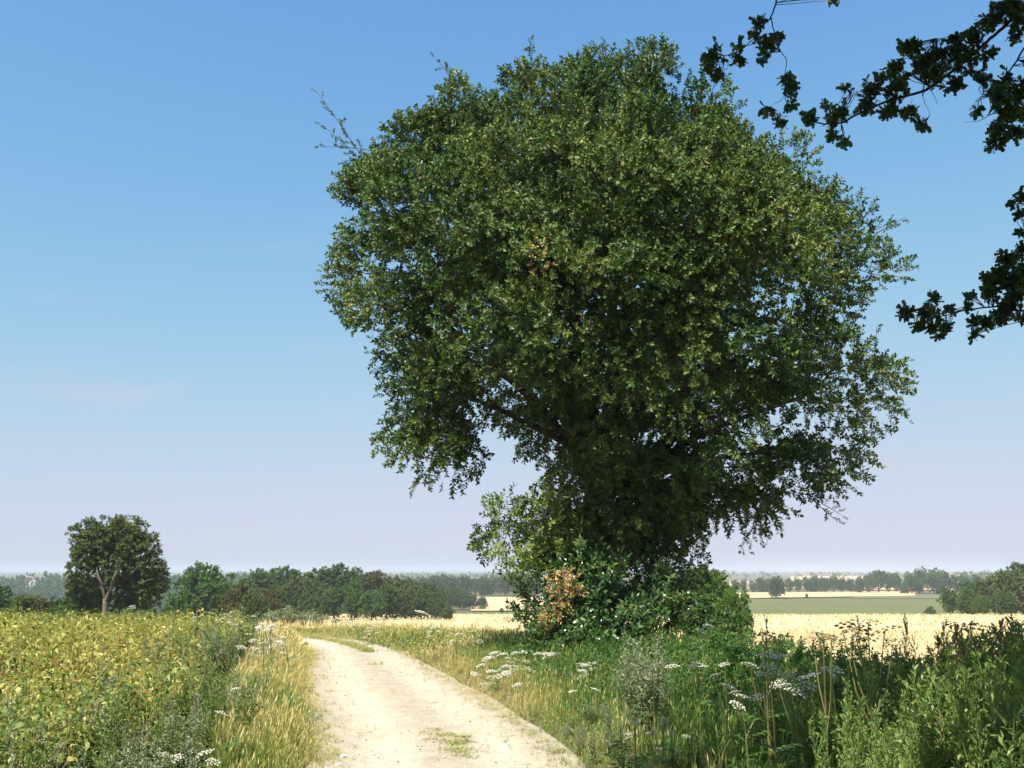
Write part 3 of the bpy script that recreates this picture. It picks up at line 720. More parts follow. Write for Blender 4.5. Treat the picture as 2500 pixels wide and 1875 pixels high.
shoots(hp, C[tp], np.array([0, 0, 1.0]) + r3.normal(0, .3, (len(tp), 3)), MID_SPRAY, r3, (.4, .9), .2, .8, tw)
link('crown', hp.mesh('crown', [M_FAR_OLIVE, M_TWIG]), ft)
s = Shape(); g0 = P5(258, 1488, -.6)
limb(s, g0 - np.array([0, 0, 1.2]), P5(258, 1462, -.6), .25, .20, r3, n=5, wig=.01, sides=9)
limb(s, P5(258, 1464, -.6), P5(246, 1420, -1.0), .15, .09, r3, n=6, wig=.05); limb(s, P5(246, 1420, -1.0), P5(236, 1385, -.9), .09, .04, r3, n=6)
limb(s, P5(259, 1466, -.7), P5(283, 1400, -1.2), .14, .085, r3, n=7, wig=.05); limb(s, P5(283, 1400, -1.2), P5(290, 1360, -1.0), .085, .03, r3, n=6)
link('trunk', s.mesh('trunk', [M_BARK_PALE], True), ft)
for a, b in [((262, 1380), (255, 1345)), ((283, 1400), (300, 1370)), ((340, 1425), (375, 1412)), ((370, 1370), (395, 1355)), ((370, 1365), (405, 1362)), ((375, 1385), (412, 1385)), ((246, 1420), (222, 1395)), ((320, 1400), (345, 1375))]:
    s = Shape(); limb(s, P5(*a, -1.2), P5(*b, -1.4), .045, .012, r3, n=6, sides=5); link('limb', s.mesh('limb', [M_BARK_PALE], True), ft)
link('twigs', tw.mesh('twigs', [M_TWIG]), ft, kind='stuff')
shrub('ivy_bush', 'dark green bush filling the right foot of the forked tree', 'bush',
      [B(330, 1450, 45, 80), B(290, 1462, 32, 79.5), B(365, 1465, 26, 80), B(345, 1420, 34, 80.5)], [M_FAR, M_TWIG], MID_SPRAY, r3, np.array([ux(320, 80), 80, h1(ux(320, 80), 80)]), sub=.4, per=8, stems=6)

# right of the oak
far_tree(1745, 1398, 62, 1, .8, M_FAR_BRIGHT, 'dark round bush right behind the oak at the edge of the stubble', 'bush', base_drop=.4, cat='bush')
far_tree(1780, 1440, 60, 6, .52, M_FAR_BRIGHT, 'low spreading bush at the stubble edge beside the dark round bush', 'bush', base_drop=.3, cat='bush')
far_tree(1705, 1385, 66, 0, .9, M_FAR_OLIVE, 'olive tree half hidden behind the right side of the oak', 'field_tree', base_drop=.3)
right_group = [(2310, 1432, 210, 1, .8, M_FAR), (2355, 1436, 205, 4, .8, M_FAR_BRIGHT), (2375, 1420, 212, 3, .9, M_FAR), (2420, 1408, 205, 0, .95, M_FAR_OLIVE), (2465, 1392, 200, 2, .9, M_FAR_OLIVE), (2490, 1377, 208, 0, 1.0, M_FAR), (2520, 1385, 200, 1, 1.0, M_FAR_OLIVE), (2440, 1440, 192, 5, .9, M_FAR), (2390, 1452, 194, 5, .8, M_FAR_BRIGHT)]
for i, (u, tp_, y, k, w, m) in enumerate(sorted(right_group, key=lambda q: q[0])):
    far_tree(u, tp_, y, k, w, m, f'{TONE[m]} tree of the copse at the right edge, {ORD[i]} from its left end', 'copse_tree', 'trees of the copse at the right edge', base_drop=.5)

# far line of trees beyond the green field
line = [(1795, 1416), (1815, 1413), (1836, 1417), (1858, 1410), (1880, 1412), (1925, 1413), (1945, 1409), (1968, 1408), (1988, 1406), (2010, 1408), (2032, 1407), (2052, 1409), (2074, 1412), (2096, 1408), (2118, 1404), (2142, 1393), (2165, 1395), (2186, 1398), (2205, 1420), (2222, 1402), (2250, 1385), (2276, 1387), (2300, 1394), (2325, 1404), (2352, 1400), (2380, 1404), (2240, 1425), (2290, 1428)]
for i, (u, tp_) in enumerate(sorted(line)):
    far_tree(u, tp_, 705 + (i * 37) % 30 - 40 * (u > 2200), [0, 1, 4, 2, 5][i % 5], [.85, .7, .8, .9][i % 4], [M_FAR, M_FAR, M_FAR_BRIGHT, M_FAR][i % 4],
             f'bluish tree in the line behind the green field, {ORD[i] if i < 20 else ORD[len(line) - 1 - i]} from its {"left" if i < 20 else "right"} end', 'hedgerow_tree', 'trees in the line behind the green field', base_drop=1.0)
far_tree(1894, 1407, 556, 2, .95, M_FAR, 'lone broad dark tree between the tan strip and the green field', 'field_tree', base_drop=.2)
far_tree(1966, 1449, 560, 4, .7, M_FAR, 'tiny lone tree on the tan strip right of the broad one', 'field_tree', base_drop=.2)
far_tree(2262, 1480, 330, 6, .8, M_FAR, 'small round bush at the near edge of the green field', 'bush', base_drop=.3, cat='bush')
# hazy wood between the middle wood and the oak
hz_ = [(965, 1410), (990, 1407), (1015, 1409), (1040, 1408), (1062, 1405), (1085, 1403), (1108, 1404), (1135, 1404), (1160, 1413), (1185, 1407), (1208, 1404), (1232, 1404), (1255, 1400), (1282, 1402), (1305, 1404)]
for i, (u, tp_) in enumerate(hz_):
    far_tree(u, tp_, 610 + (i * 23) % 40, [0, 2, 1, 5][i % 4], [.95, .8, .9][i % 3], M_FAR, f'hazy blue-green tree behind the pale field left of the oak, {ORD[i]} from the wood', 'hazy_tree', 'hazy trees behind the pale field', base_drop=1.0)
for i, (u, tp_, w) in enumerate([(1105, 1432, .8), (1130, 1440, .9), (1155, 1450, .8), (1178, 1456, .8)]):
    far_tree(u, tp_, 400, [5, 3, 1, 5][i], w, M_FAR, f'small dark tree before the pale field, {ORD[i]} from the end of the wood', 'hazy_tree', 'small dark trees before the pale field', base_drop=.5)
far_tree(1225, 1484, 372, 6, .8, M_FAR, 'low bush on the green strip below the pale field', 'bush', base_drop=.2, cat='bush')

# wooded hillside far left and thin woods along the horizon: read as one mass
def wood_mass(name, label, u0, u1, y0, y1, n, hgt, mat, r, lean=4.6, per=16, cat='wood'):
    hp = Heap(); un = np.sort(r.uniform(u0, u1, n)); yn = r.uniform(y0, y1, n); X = ux(un, yn); Z = H(X, yn)
    hh = hgt * r.uniform(.75, 1.25, n)
    for i in range(n):
        m = per; d = unit(r, m); d[:, 2] = np.abs(d[:, 2]) * 1.1 - .25
        c = np.array([X[i], yn[i], Z[i] + hh[i] * .55]); rad = np.array([hh[i] * .55, hh[i] * .55, hh[i] * .5])
        pos = c + d * rad * r.uniform(.75, 1.0, m)[:, None]
        hp.put(FAR_SPRAY[i % 6], pos, aim(d + np.array([0, 0, .4]), r), lean * hh[i] / 10 * r.uniform(.8, 1.2, m))
    return link(name, hp.mesh(name, [mat]), kind='stuff', label=label, category=cat)
r4 = np.random.default_rng(41)
field('woodland_floor', -330, 700, 640, 1120, M_WOODFLOOR, .3)
wood_mass('wooded_hillside', 'blue hazy wooded hillside behind the crop at far left', -260, 640, 690, 1020, 430, 11, M_FAR, r4)
wood_mass('horizon_woods', 'thin blue woods along the far horizon at right', 1500, 3700, 1500, 2600, 260, 10, M_FAR, r4, 4.5, 14)
wood_mass('horizon_woods', 'faint blue woods on the skyline behind the middle wood', 560, 1500, 1400, 2400, 120, 10, M_FAR, r4, 4.5, 14)
wood_mass('far_copse', 'dark blue block of trees above the right end of the tree line', 2203, 2243, 1180, 1210, 12, 13, M_FAR, r4, 3.6, 22)
wood_mass('far_copse', 'long dark row of trees below the sky near the right edge', 2340, 2470, 1150, 1190, 30, 12, M_FAR, r4, 3.6, 20)

def building(u, y, w, d, hw, hr, label, sink=0.0):
    x = ux(u, y); t = link('farm_building', None, loc=(x, y, h1(x, y) - .3 - sink), label=label, category='building')
    s = Shape(); a, b = w / 2, d / 2
    s.add([[-a, -b, 0], [a, -b, 0], [a, b, 0], [-a, b, 0], [-a, -b, hw], [a, -b, hw], [a, b, hw], [-a, b, hw], [-a, 0, hw + hr], [a, 0, hw + hr]],
          [[0, 1, 5], [0, 5, 4], [1, 2, 6], [1, 6, 5], [2, 3, 7], [2, 7, 6], [3, 0, 4], [3, 4, 7], [4, 7, 8], [5, 9, 6]])
    link('wall', s.mesh('wall', [M_WHITEWALL]), t)
    s = Shape()
    for sg in (-1, 1):
        P = np.array([[-a - .4, sg * (b + .5), hw - .25], [a + .4, sg * (b + .5), hw - .25], [a + .4, 0, hw + hr + .12], [-a - .4, 0, hw + hr + .12]]); Q = P + np.array([0, 0, .25])
        s.add(np.vstack([P, Q]), [[0, 1, 2], [0, 2, 3], [4, 5, 6], [4, 6, 7], [0, 1, 5], [0, 5, 4], [1, 2, 6], [1, 6, 5], [3, 0, 4], [3, 4, 7]])
    link('roof', s.mesh('roof', [M_ROOF]), t)
    n = max(2, int(w / 4))
    for i in range(n):
        cx = -a + w * (i + .5) / n; s = Shape()
        P = np.array([[cx - .5, -b - .03, 1.0], [cx + .5, -b - .03, 1.0], [cx + .5, -b - .03, 2.1], [cx - .5, -b - .03, 2.1]]); Q = P + np.array([0, .1, 0])
        s.add(np.vstack([P, Q]), [[0, 1, 2], [0, 2, 3], [0, 1, 5], [0, 5, 4], [2, 3, 7], [2, 7, 6], [1, 2, 6], [1, 6, 5], [3, 0, 4], [3, 4, 7]])
        link('window', s.mesh('window', [M_GLASS]), t)
building(80, 1012, 10, 7, 8.5, 2.0, 'white building on the crest of the hazy wooded hillside')
building(2013, 1330, 16, 8, 10.5, 1.2, 'long white building on the far plain above the tree line')
building(2318, 1240, 18, 8, 11.5, 1.0, 'white building showing over the trees near the right edge')
building(1968, 1400, 7, 6, 10.5, 1.2, 'small white building on the far plain left of the long one')

# ------------------------------------------------------------------ the oak overhead: trunk out of view, boughs hanging into the picture
r5 = np.random.default_rng(51)
def lobed(W=.55, curl=.12):
    t = np.array([0, .18, .32, .48, .60, .80, 1]); w = np.array([.03, .32, .16, .48, .26, .50, .0]) * W
    s = Shape(); n = len(t)
    mid = np.c_[np.zeros(n), -curl * t ** 2, t]
    for sg in (-1, 1):
        e = np.c_[sg * w, .10 * w - curl * t ** 2, t + .03]
        V = np.vstack([mid, e]); F = []
        for i in range(n - 1): F += [[i, i + 1, n + i + 1], [i, n + i + 1, n + i]]
        s.add(V, F)
    return s.arrays()
LOBED = [lobed(.58, .10), lobed(.5, .22), lobed(.62, -.08)]
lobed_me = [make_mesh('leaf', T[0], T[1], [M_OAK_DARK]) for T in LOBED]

over = link('overhanging_oak', None, label='oak overhead whose dark leafy boughs hang into the top right corner', category='tree')
trunk_at = np.array([7.6, -2.0, 0.0]); trunk_at[2] = h1(7.6, -3.2) - .2
tk = Shape(); limb(tk, trunk_at, trunk_at + np.array([-.6, .6, 6.8]), .62, .42, r5, n=9, wig=.02, sides=12)
link('trunk', tk.mesh('trunk', [M_BARK], True), over)
hub = trunk_at + np.array([-.6, .6, 6.6])
AD = 11.0
def Z1(zx, zy, dy=0.0): return at(1650 + zx / 2.602, zy / 2.602, AD + dy)
def Z2(zx, zy, dy=0.0): return at(2100 + zx / 3.318, 400 + zy / 3.318, AD + .6 + dy)
K1, K2 = AD / FPX / 2.602, (AD + .6) / FPX / 3.318
branches = [
    (Z1, [(700, -330), (660, -120), (645, 0), (630, 60), (608, 112), (570, 150), (520, 230), (430, 320), (330, 360), (240, 340)], .022),
    (Z1, [(608, 112), (622, 180), (632, 240), (665, 320), (695, 380), (690, 530), (675, 640), (630, 672), (585, 700)], .012),
    (Z1, [(2900, -500), (2420, -180), (2212, 0), (2080, 150), (1950, 260), (1780, 400), (1600, 540), (1350, 620), (1150, 710), (1080, 765), (960, 780), (860, 760)], .045),
    (Z1, [(2650, -150), (2350, 120), (2212, 300), (2120, 450), (2085, 520), (2060, 640), (2080, 800), (2050, 920)], .024),
    (Z1, [(1600, 540), (1640, 600), (1665, 665)], .009), (Z1, [(1570, 600), (1580, 680), (1610, 750), (1570, 800)], .006), (Z1, [(1960, 590), (1900, 640), (1850, 712)], .007), (Z1, [(1985, 735), (1920, 775), (1825, 780)], .008),
    (Z1, [(1300, 640), (1180, 585), (1085, 572)], .006), (Z1, [(1720, 250), (1640, 238)], .006), (Z1, [(1960, 120), (1860, 90)], .005),
    (Z2, [(2300, 900), (1700, 1120), (1327, 1190), (1150, 1160), (1000, 1170), (850, 1200), (700, 1245), (560, 1270), (440, 1245)], .026),
    (Z2, [(740, 1215), (640, 1180), (560, 1130), (510, 1110)], .008), (Z2, [(1327, 1270), (1250, 1290), (1100, 1330), (1000, 1360), (920, 1400)], .010),
    (Z2, [(1700, 1120), (1420, 1000), (1250, 950), (1150, 850), (1200, 720)], .012), (Z2, [(1800, 300), (1420, 420), (1330, 320), (1200, 312)], .010), (Z2, [(1420, 420), (1330, 560), (1310, 700)], .008),
    (Z2, [(940, 1255), (890, 1225), (860, 1215)], .007)]
allpts = []
for fn, pts, r0 in branches:
    P = np.array([fn(*p) for p in pts]); n = len(P)
    t = np.linspace(0, n - 1, 4 * n); Q = np.c_[[np.interp(t, np.arange(n), P[:, k]) for k in range(3)]].T
    Q += np.cumsum(r5.normal(0, .004, Q.shape), 0); allpts.append(Q)
    s = Shape(); s.tube(Q, .62 * r0 * (1 - .75 * np.linspace(0, 1, len(Q))), sides=6)
    link('bough', s.mesh('bough', [M_DARKTWIG], True), over)
allpts = np.vstack(allpts)
for p in (Z1(700, -330), Z1(2900, -500), Z1(2650, -150), Z2(2300, 900), Z2(1800, 300)):
    s = Shape(); limb(s, hub, p, .16, .03, r5, sag=.12, n=12); link('limb', s.mesh('limb', [M_BARK], True), over)
CL1 = [(230, 340, 85), (270, 470, 58), (400, 380, 55), (210, 420, 50), (530, 140, 55), (580, 280, 75), (560, 345, 50), (640, 240, 45), (500, 220, 45), (380, 300, 35), (720, 560, 60), (725, 655, 45), (580, 700, 48), (660, 765, 42), (700, 500, 30),
       (2100, 60, 125), (2000, 130, 95), (1900, 230, 85), (1780, 260, 95), (1800, 380, 115), (1650, 340, 105), (1500, 310, 75), (1650, 480, 105), (1560, 420, 85), (1400, 420, 75), (1780, 530, 75), (1400, 560, 105), (1250, 560, 100), (1350, 680, 75), (1210, 670, 75), (1480, 720, 75), (1570, 805, 45), (1050, 700, 65), (1000, 760, 65), (850, 745, 68), (960, 680, 34), (1000, 850, 48), (1075, 890, 45), (1075, 565, 34), (1960, 340, 58), (2150, 130, 60), (1460, 290, 45), (1900, 470, 50),
       (2080, 520, 85), (2060, 620, 105), (2150, 600, 85), (2100, 720, 105), (1920, 700, 44), (2050, 820, 85), (2150, 830, 75), (2050, 905, 75), (2170, 200, 60), (2200, 530, 50), (1960, 510, 40), (2180, 720, 70), (2200, 60, 70), (960, -10, 34), (1000, -20, 34), (2330, 20, 110), (2400, 150, 100), (2300, 260, 90), (2480, -60, 110), (2620, -160, 110), (2250, 380, 70)]
CL2 = [(380, 1200, 75), (600, 1090, 45), (530, 1190, 45), (610, 1220, 42), (470, 1310, 50), (580, 1330, 52), (690, 1310, 52), (630, 1395, 30), (710, 1190, 35), (900, 1080, 45), (860, 1160, 38), (1050, 1050, 88), (1130, 900, 105), (1200, 760, 85), (1250, 950, 115), (1080, 950, 78), (1020, 920, 40), (1250, 1080, 105), (1200, 1150, 95), (920, 1270, 48), (1030, 1290, 56), (930, 1390, 38), (1150, 1240, 75), (1300, 1260, 56), (1300, 280, 50), (1240, 330, 34), (1290, 430, 48), (1310, 560, 38), (1310, 700, 48), (1300, 850, 90), (1320, 1000, 90), (1450, 1180, 90), (1600, 1150, 95), (1450, 950, 90), (1500, 430, 75), (1700, 360, 75), (1850, 1060, 90), (2050, 980, 90)]
LP, LR, LS = [], [], []
tw = Shape()
for fn, K, CL in ((Z1, K1, CL1), (Z2, K2, CL2)):
    for (a, b, rp) in CL:
        c = fn(a, b, r5.uniform(-.35, .35)); rad = rp * K
        j = np.argmin(np.linalg.norm(allpts - c, axis=1))
        nro = max(4, int(.0135 * rp ** 1.55 * 1.7))
        for q in range(nro):
            d = unit(r5, 1)[0]; e = c + d * rad * r5.uniform(.1, .8) * np.array([1, 1.4, 1])
            jj = np.argmin(np.linalg.norm(allpts - e, axis=1))
            if r5.random() < .6: tw.tube([allpts[jj], (allpts[jj] + e) / 2 + r5.normal(0, .02, 3), e], [.005, .004, .002], sides=4)
            ax = e - allpts[jj]; ax = ax / (np.linalg.norm(ax) + 1e-6) + r5.normal(0, .35, 3); ax /= np.linalg.norm(ax)
            k = r5.integers(5, 8)
            Dv = ax * .75 + unit(r5, k) * .95; Dv[:, 2] -= .12
            LP.append(e + unit(r5, k) * .015); LR.append(aim(Dv, r5)); LS.append(r5.uniform(.06, .105, k))
LP = np.vstack(LP); LR = np.concatenate(LR); LS = np.concatenate(LS)
order = r5.permutation(len(LP)); one, rest = order[:300], order[300:]
for n_, i in enumerate(one):
    o = link('leaf', lobed_me[n_ % 3], over)
    Mx = Matrix([[*LR[i][0], 0], [*LR[i][1], 0], [*LR[i][2], 0], [0, 0, 0, 1]])
    o.matrix_local = Matrix.Translation([float(v) for v in LP[i]]) @ Mx @ Matrix.Scale(float(LS[i]), 4)
hp = Heap()
for k in range(3):
    m = rest[rest % 3 == k]; hp.put(LOBED[k], LP[m], LR[m], LS[m])
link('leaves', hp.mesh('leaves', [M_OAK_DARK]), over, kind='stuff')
link('twigs', tw.mesh('twigs', [M_DARKTWIG]), over, kind='stuff')
# its crown above and behind the camera, which shades the weeds at right
def out_of_view(P):
    dep = P[:, 1] * CP + (P[:, 2] - EYE) * SP; up_ = -P[:, 1] * SP + (P[:, 2] - EYE) * CP
    dp = np.maximum(dep, .01)
    px = 1250 + FPX * P[:, 0] / dp; py = 937.5 - FPX * up_ / dp
    return (dep < .2) | (py < -330) | (px > 2900) | (px < -400)
bl = []
for i in range(46):
    d = unit(r5, 1)[0]; q = r5.uniform(.3, .85)
    bl.append((np.array([2.9, -.9, 10.2]) + d * np.array([6.3, 6.4, 3.4]) * q, r5.uniform(1.4, 2.1)))
bl = [b for b in bl if not (b[0][1] < .9 and b[0][0] < .3)]
bl += [(np.array(p), 1.7) for p in [(1.3, .5, 10.2), (2.7, .4, 10.3), (1.8, 2.2, 10.2), (.1, 2.1, 10.4), (3.5, 2.4, 10.2), (4.6, .6, 10.2), (2.3, 7.6, 10.9), (4.0, 8.4, 10.6), (.9, 7.0, 11.4), (5.6, 8.8, 10.4), (3.2, 6.2, 10.8), (1.8, 8.8, 12.2), (6.8, 9.2, 10.2), (3.4, 9.8, 12.2), (5.2, 10.2, 12.4), (-.2, 5.0, 10.8), (2.2, 4.4, 10.4), (.6, 3.2, 10.2), (-1.2, 3.2, 10.6), (4.2, 4.2, 10.6), (6.4, 5.4, 10.2)]]
hp = Heap(); C, O = crown(hp, bl, OAK_SPRAYS, r5, sub_size=.8, per_sub=16, density=1.1, scale=2.0, keep=out_of_view)
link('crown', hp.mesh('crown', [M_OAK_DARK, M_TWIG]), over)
for j in r5.choice(len(C), 14, replace=False):
    s = Shape(); limb(s, hub, C[j], .13, .02, r5, sag=.08, n=10); link('limb', s.mesh('limb', [M_BARK], True), over)

# ================================================================== CROP, GRASS, WEEDS
r6 = np.random.default_rng(61)
def scatter_xy(n, u0, u1, y0, y1, r, pw=1.0):
    """random places spread evenly over the ground between two picture columns and two distances"""
    y = np.sqrt(r.random(n) * (y1 ** 2 - y0 ** 2) + y0 ** 2); u = r.uniform(u0, u1, n)
    return ux(u, y), y
def area(u0, u1, y0, y1): return (u1 - u0) / FPX * .5 * (y1 ** 2 - y0 ** 2)

def bean(r, leaves, six, size=1.0, pods=True, ns=3):
    s = Shape()
    for q in range(ns):
        a0 = r.uniform(0, 6.28); l0 = r.uniform(.02, .16); hs = r.uniform(.75, 1.0) if q else 1.0
        lean = np.array([math.cos(a0) * l0, math.sin(a0) * l0]); b0 = r.normal(0, .03, 2)
        st = lambda z: np.array([b0[0] + lean[0] * z * z, b0[1] + lean[1] * z * z, z * hs])
        w = .0085 * (1 + .5 * (size - 1))
        for a in ((w, 0), (0, w)):
            s.add([st(0) + [a[0], a[1], 0], st(0) - [a[0], a[1], 0], st(.55) - [a[0] * .8, a[1] * .8, 0], st(.55) + [a[0] * .8, a[1] * .8, 0], st(1)], [[0, 1, 2], [0, 2, 3], [3, 2, 4]], 1, r.uniform(.45, .9))
        for i in range(leaves // ns):
            z = .42 + .58 * (i / (leaves // ns)) ** .8 + r.uniform(-.03, .03); a = i * 2.4 + r.uniform(-.6, .6) + q; pet = r.uniform(.02, .09)
            b = st(min(z, 1)) + np.array([math.cos(a) * pet, math.sin(a) * pet, r.uniform(0, .05)])
            d = np.array([math.cos(a), math.sin(a), r.uniform(-1.3, .5)])
            L = r.uniform(.045, .095) * size
            s.leaf(b, d, np.array([0, 0, 1]) + r.normal(0, .5, 3), L, L * r.uniform(.42, .68), 0, .5 + (.62 - z) * .45 + r.normal(0, .15), r.uniform(.1, .6), 6 if six else 2)
        if pods:
            for i in range(3):
                z = r.uniform(.12, .8); a = r.uniform(0, 6.28); d = np.array([math.cos(a) * .5, math.sin(a) * .5, r.uniform(-1.0, .7)])
                s.leaf(st(z), d, np.array([0, 0, 1.0]), r.uniform(.06, .12), .015, 1, r.uniform(.6, 1), .1)
    return s
BEAN_N = [bean(r6, 21, True, 1.0) for _ in range(6)]
BEAN_M = [bean(r6, 14, False, 1.3).arrays() for _ in range(6)]
BEAN_F = [bean(r6, 10, False, 1.6, False, 2).arrays() for _ in range(6)]
def drybush(r):
    s = Shape()
    for i in range(7):
        a = r.uniform(0, 6.28); t = r.uniform(.1, .5); d = np.array([math.cos(a) * t, math.sin(a) * t, 1]); h = r.uniform(.4, 1)
        s.add([[-.004, 0, 0], [.004, 0, 0], d * h], [[0, 1, 2]], 0, .4)
        for k in range(5):
            z = r.uniform(.25, 1); s.leaf(d * h * z, r.normal(0, 1, 3) + [0, 0, -.3], [0, 0, 1], r.uniform(.04, .08), .025, 0, r.uniform(.2, .8), .3)
    return s.arrays()
DRY = [drybush(r6) for _ in range(4)]

def in_crop(x, y):
    sl = sdist(LE, x, y, -1)
    return sl > 1.45 + .6 * (fnoise(x, y, 2.0, 5) - .3) + .018 * np.maximum(y - 10, 0)
def crop_tint(x, y):
    u = 1250 + FPX * x / y
    t = .73 + .75 * (fnoise(x, y, 4.0, 1) - .5) + .8 * (fnoise(x, y, .9, 17) - .5) + r6.normal(0, .13, len(x))
    t -= .30 * smooth(330, 600, u) * smooth(30, 14, y)          # greener towards the track
    t -= .10 * smooth(12, 7, y)
    return np.clip(t, .02, .98)
crop = Heap()
for (y0, y1, dens, T) in ((8.4, 12, 26, [b.arrays() for b in BEAN_N]), (12, 22, 24, BEAN_M), (22, 34, 17, BEAN_M), (34, 52, 15, BEAN_F)):
    n = int(area(-140 - 320 * (y0 < 12), 760, y0, y1) * dens); x, y = scatter_xy(n, -140, 760, y0, y1, r6)
    m = in_crop(x, y) & (fnoise(x, y, 1.3, 9) < .59); x, y = x[m], y[m]; n = len(x)
    tt = crop_tint(x, y); hh = (.70 + .30 * fnoise(x, y, 5, 2) + r6.normal(0, .11, n)) * (.86 + .16 * smooth(10, 20, y) + .07 * smooth(26, 40, y)); P = np.c_[x, y, H(x, y) - .02]
    wh = r6.integers(0, 6, n); Mr = rots(n, tilt=np.abs(r6.normal(0, .14, n)), r=r6)
    for k in range(6):
        q = wh == k; crop.put(T[k], P[q], Mr[q], np.c_[hh[q] * 1.1, hh[q] * 1.1, hh[q]], tt[q])
link('bean_crop', crop.mesh('bean_crop', [M_BEAN, M_BEANSTEM]), kind='stuff', label='yellowing bean crop filling the field left of the track', category='crop')
# the nearest bean plants, one by one
bmesh_ = [b.mesh('bean_plant', [M_BEAN, M_BEANSTEM]) for b in BEAN_N]
for k, t0 in zip(range(6), (.42, .55, .68, .78, .50, .86)):
    a = bmesh_[k].attributes['tint']; v = np.zeros(len(a.data), np.float32); a.data.foreach_get('value', v); a.data.foreach_set('value', np.clip(v + t0 - .5, 0, 1))
n = 1500; x, y = scatter_xy(n, -120, 560, 4.6, 8.4, r6)
m = in_crop(x, y) & (fnoise(x, y, 1.3, 9) < .72); x, y = x[m][:290], y[m][:290]
z = H(x, y)
for i in range(len(x)):
    o = link('bean_plant', bmesh_[i % 6], loc=(x[i], y[i], z[i] - .02), label='yellow-green bean plant in the front of the crowded crop', category='bean plant', group='bean plants in the front of the crop')
    hh = .60 + .22 * random.random(); o.scale = (hh * 1.1, hh * 1.1, hh); o.rotation_euler = (random.gauss(0, .13), random.gauss(0, .13), random.uniform(0, 6.28))
# rusty dead weeds between the bean rows
hp = Heap(); n = 4200; x, y = scatter_xy(n, -120, 700, 5, 30, r6)
m = in_crop(x, y) & (fnoise(x, y, 1.3, 9) > .53 - .08 * smooth(14, 7, y)); x, y = x[m], y[m]; n = len(x); wh = r6.integers(0, 4, n); P = np.c_[x, y, H(x, y) - .02]; Mr = rots(n, tilt=np.abs(r6.normal(0, .2, n)), r=r6); hh = r6.uniform(.45, .78, n); tt = r6.uniform(.2, .8, n)
for k in range(4):
    q = wh == k; hp.put(DRY[k], P[q], Mr[q], hh[q], tt[q])
link('dead_weeds', hp.mesh('dead_weeds', [M_BROWN]), kind='stuff', label='rusty brown dead weeds between the bean rows', category='weeds')

# ---- grass
def tuft(r, blades, wid, lean, seed=False):
    s = Shape()
    for i in range(blades):
        a = r.uniform(0, 6.28); l = r.uniform(*lean); h = r.uniform(.55, 1.0); b = np.append(r.normal(0, .05, 2), 0)
        d = np.array([math.cos(a) * l, math.sin(a) * l, 0]); w = np.array([-math.sin(a), math.cos(a), 0]) * wid
        p1 = b + d * .3 * h + np.array([0, 0, .55 * h]); p2 = b + d * h + np.array([0, 0, h * (1 - .25 * l)])
        s.add([b - w, b + w, p1 + w * .8, p1 - w * .8, p2], [[0, 1, 2], [0, 2, 3], [3, 2, 4]], 0, r.uniform(.35, .65))
        if seed and i % 2 == 0:
            ax = (p2 - p1) / np.linalg.norm(p2 - p1); q = p2 - ax * .16
            s.add([q, q + ax * .1 + w * 1.9, p2 + ax * .06, q + ax * .1 - w * 1.9], [[0, 1, 2], [0, 2, 3]], 0, .85)
    return s.arrays()
GR_GREEN = [tuft(r6, 8, .009, (.2, .8)) for _ in range(6)]
GR_FAR = [tuft(r6, 6, .018, (.15, .7), True) for _ in range(6)]
GR_SEED = [tuft(r6, 8, .006, (.1, .55), True) for _ in range(6)]
def lay_grass(name, label, x, y, hgt, tint, T, r, tilt=.12):
    n = len(x); hp = Heap(); wh = r.integers(0, len(T), n); P = np.c_[x, y, H(x, y) - .01]; Mr = rots(n, tilt=np.abs(r.normal(0, tilt, n)), r=r)
    tint = np.clip(tint, .02, .98)
    for k in range(len(T)):
        q = wh == k; hp.put(T[k], P[q], Mr[q], np.c_[.6 * hgt[q] + .18, .6 * hgt[q] + .18, hgt[q]], tint[q])
    return link(name, hp.mesh(name, [M_GRASS]), kind='stuff', label=label, category='grass')

def gather(zones, test, r):
    X, Y, Z = [], [], []
    for (u0, u1, y0, y1, dens) in zones:
        n = int(area(u0, u1, y0, y1) * dens); x, y = scatter_xy(n, u0, u1, y0, y1, r); m = test(x, y); X.append(x[m]); Y.append(y[m])
    return np.concatenate(X), np.concatenate(Y)

# left verge: tall straw grass along the track, greener near its foot
def left_verge(x, y):
    sl = sdist(LE, x, y, -1); return (sl > -.12 + .36 * (fnoise(x, y, .8, 3) - .5)) & (sl < 1.15 + .02 * np.maximum(y - 10, 0))
x, y = gather([(540, 840, 6, 16, 190), (560, 800, 16, 27, 130)], left_verge, r6)
sl = sdist(LE, x, y, -1); nn = fnoise(x, y, 1.6, 8)
lay_grass('verge_grass', 'straw yellow grass along the left edge of the track', x, y, (.10 + .36 * smooth(-.1, .45, sl)) * r6.uniform(.6, 1.2, len(x)), .40 + .75 * (nn - .35) + .35 * smooth(13, 20, y) + r6.normal(0, .10, len(x)), GR_SEED, r6)
x, y = gather([(560, 800, 27, 50, 60)], left_verge, r6); sl = sdist(LE, x, y, -1)
lay_grass('verge_grass', 'pale yellow grass where the track bends away', x, y, (.12 + .42 * smooth(-.1, .6, sl)) * r6.uniform(.6, 1.2, len(x)), .80 + r6.normal(0, .12, len(x)), GR_FAR, r6)

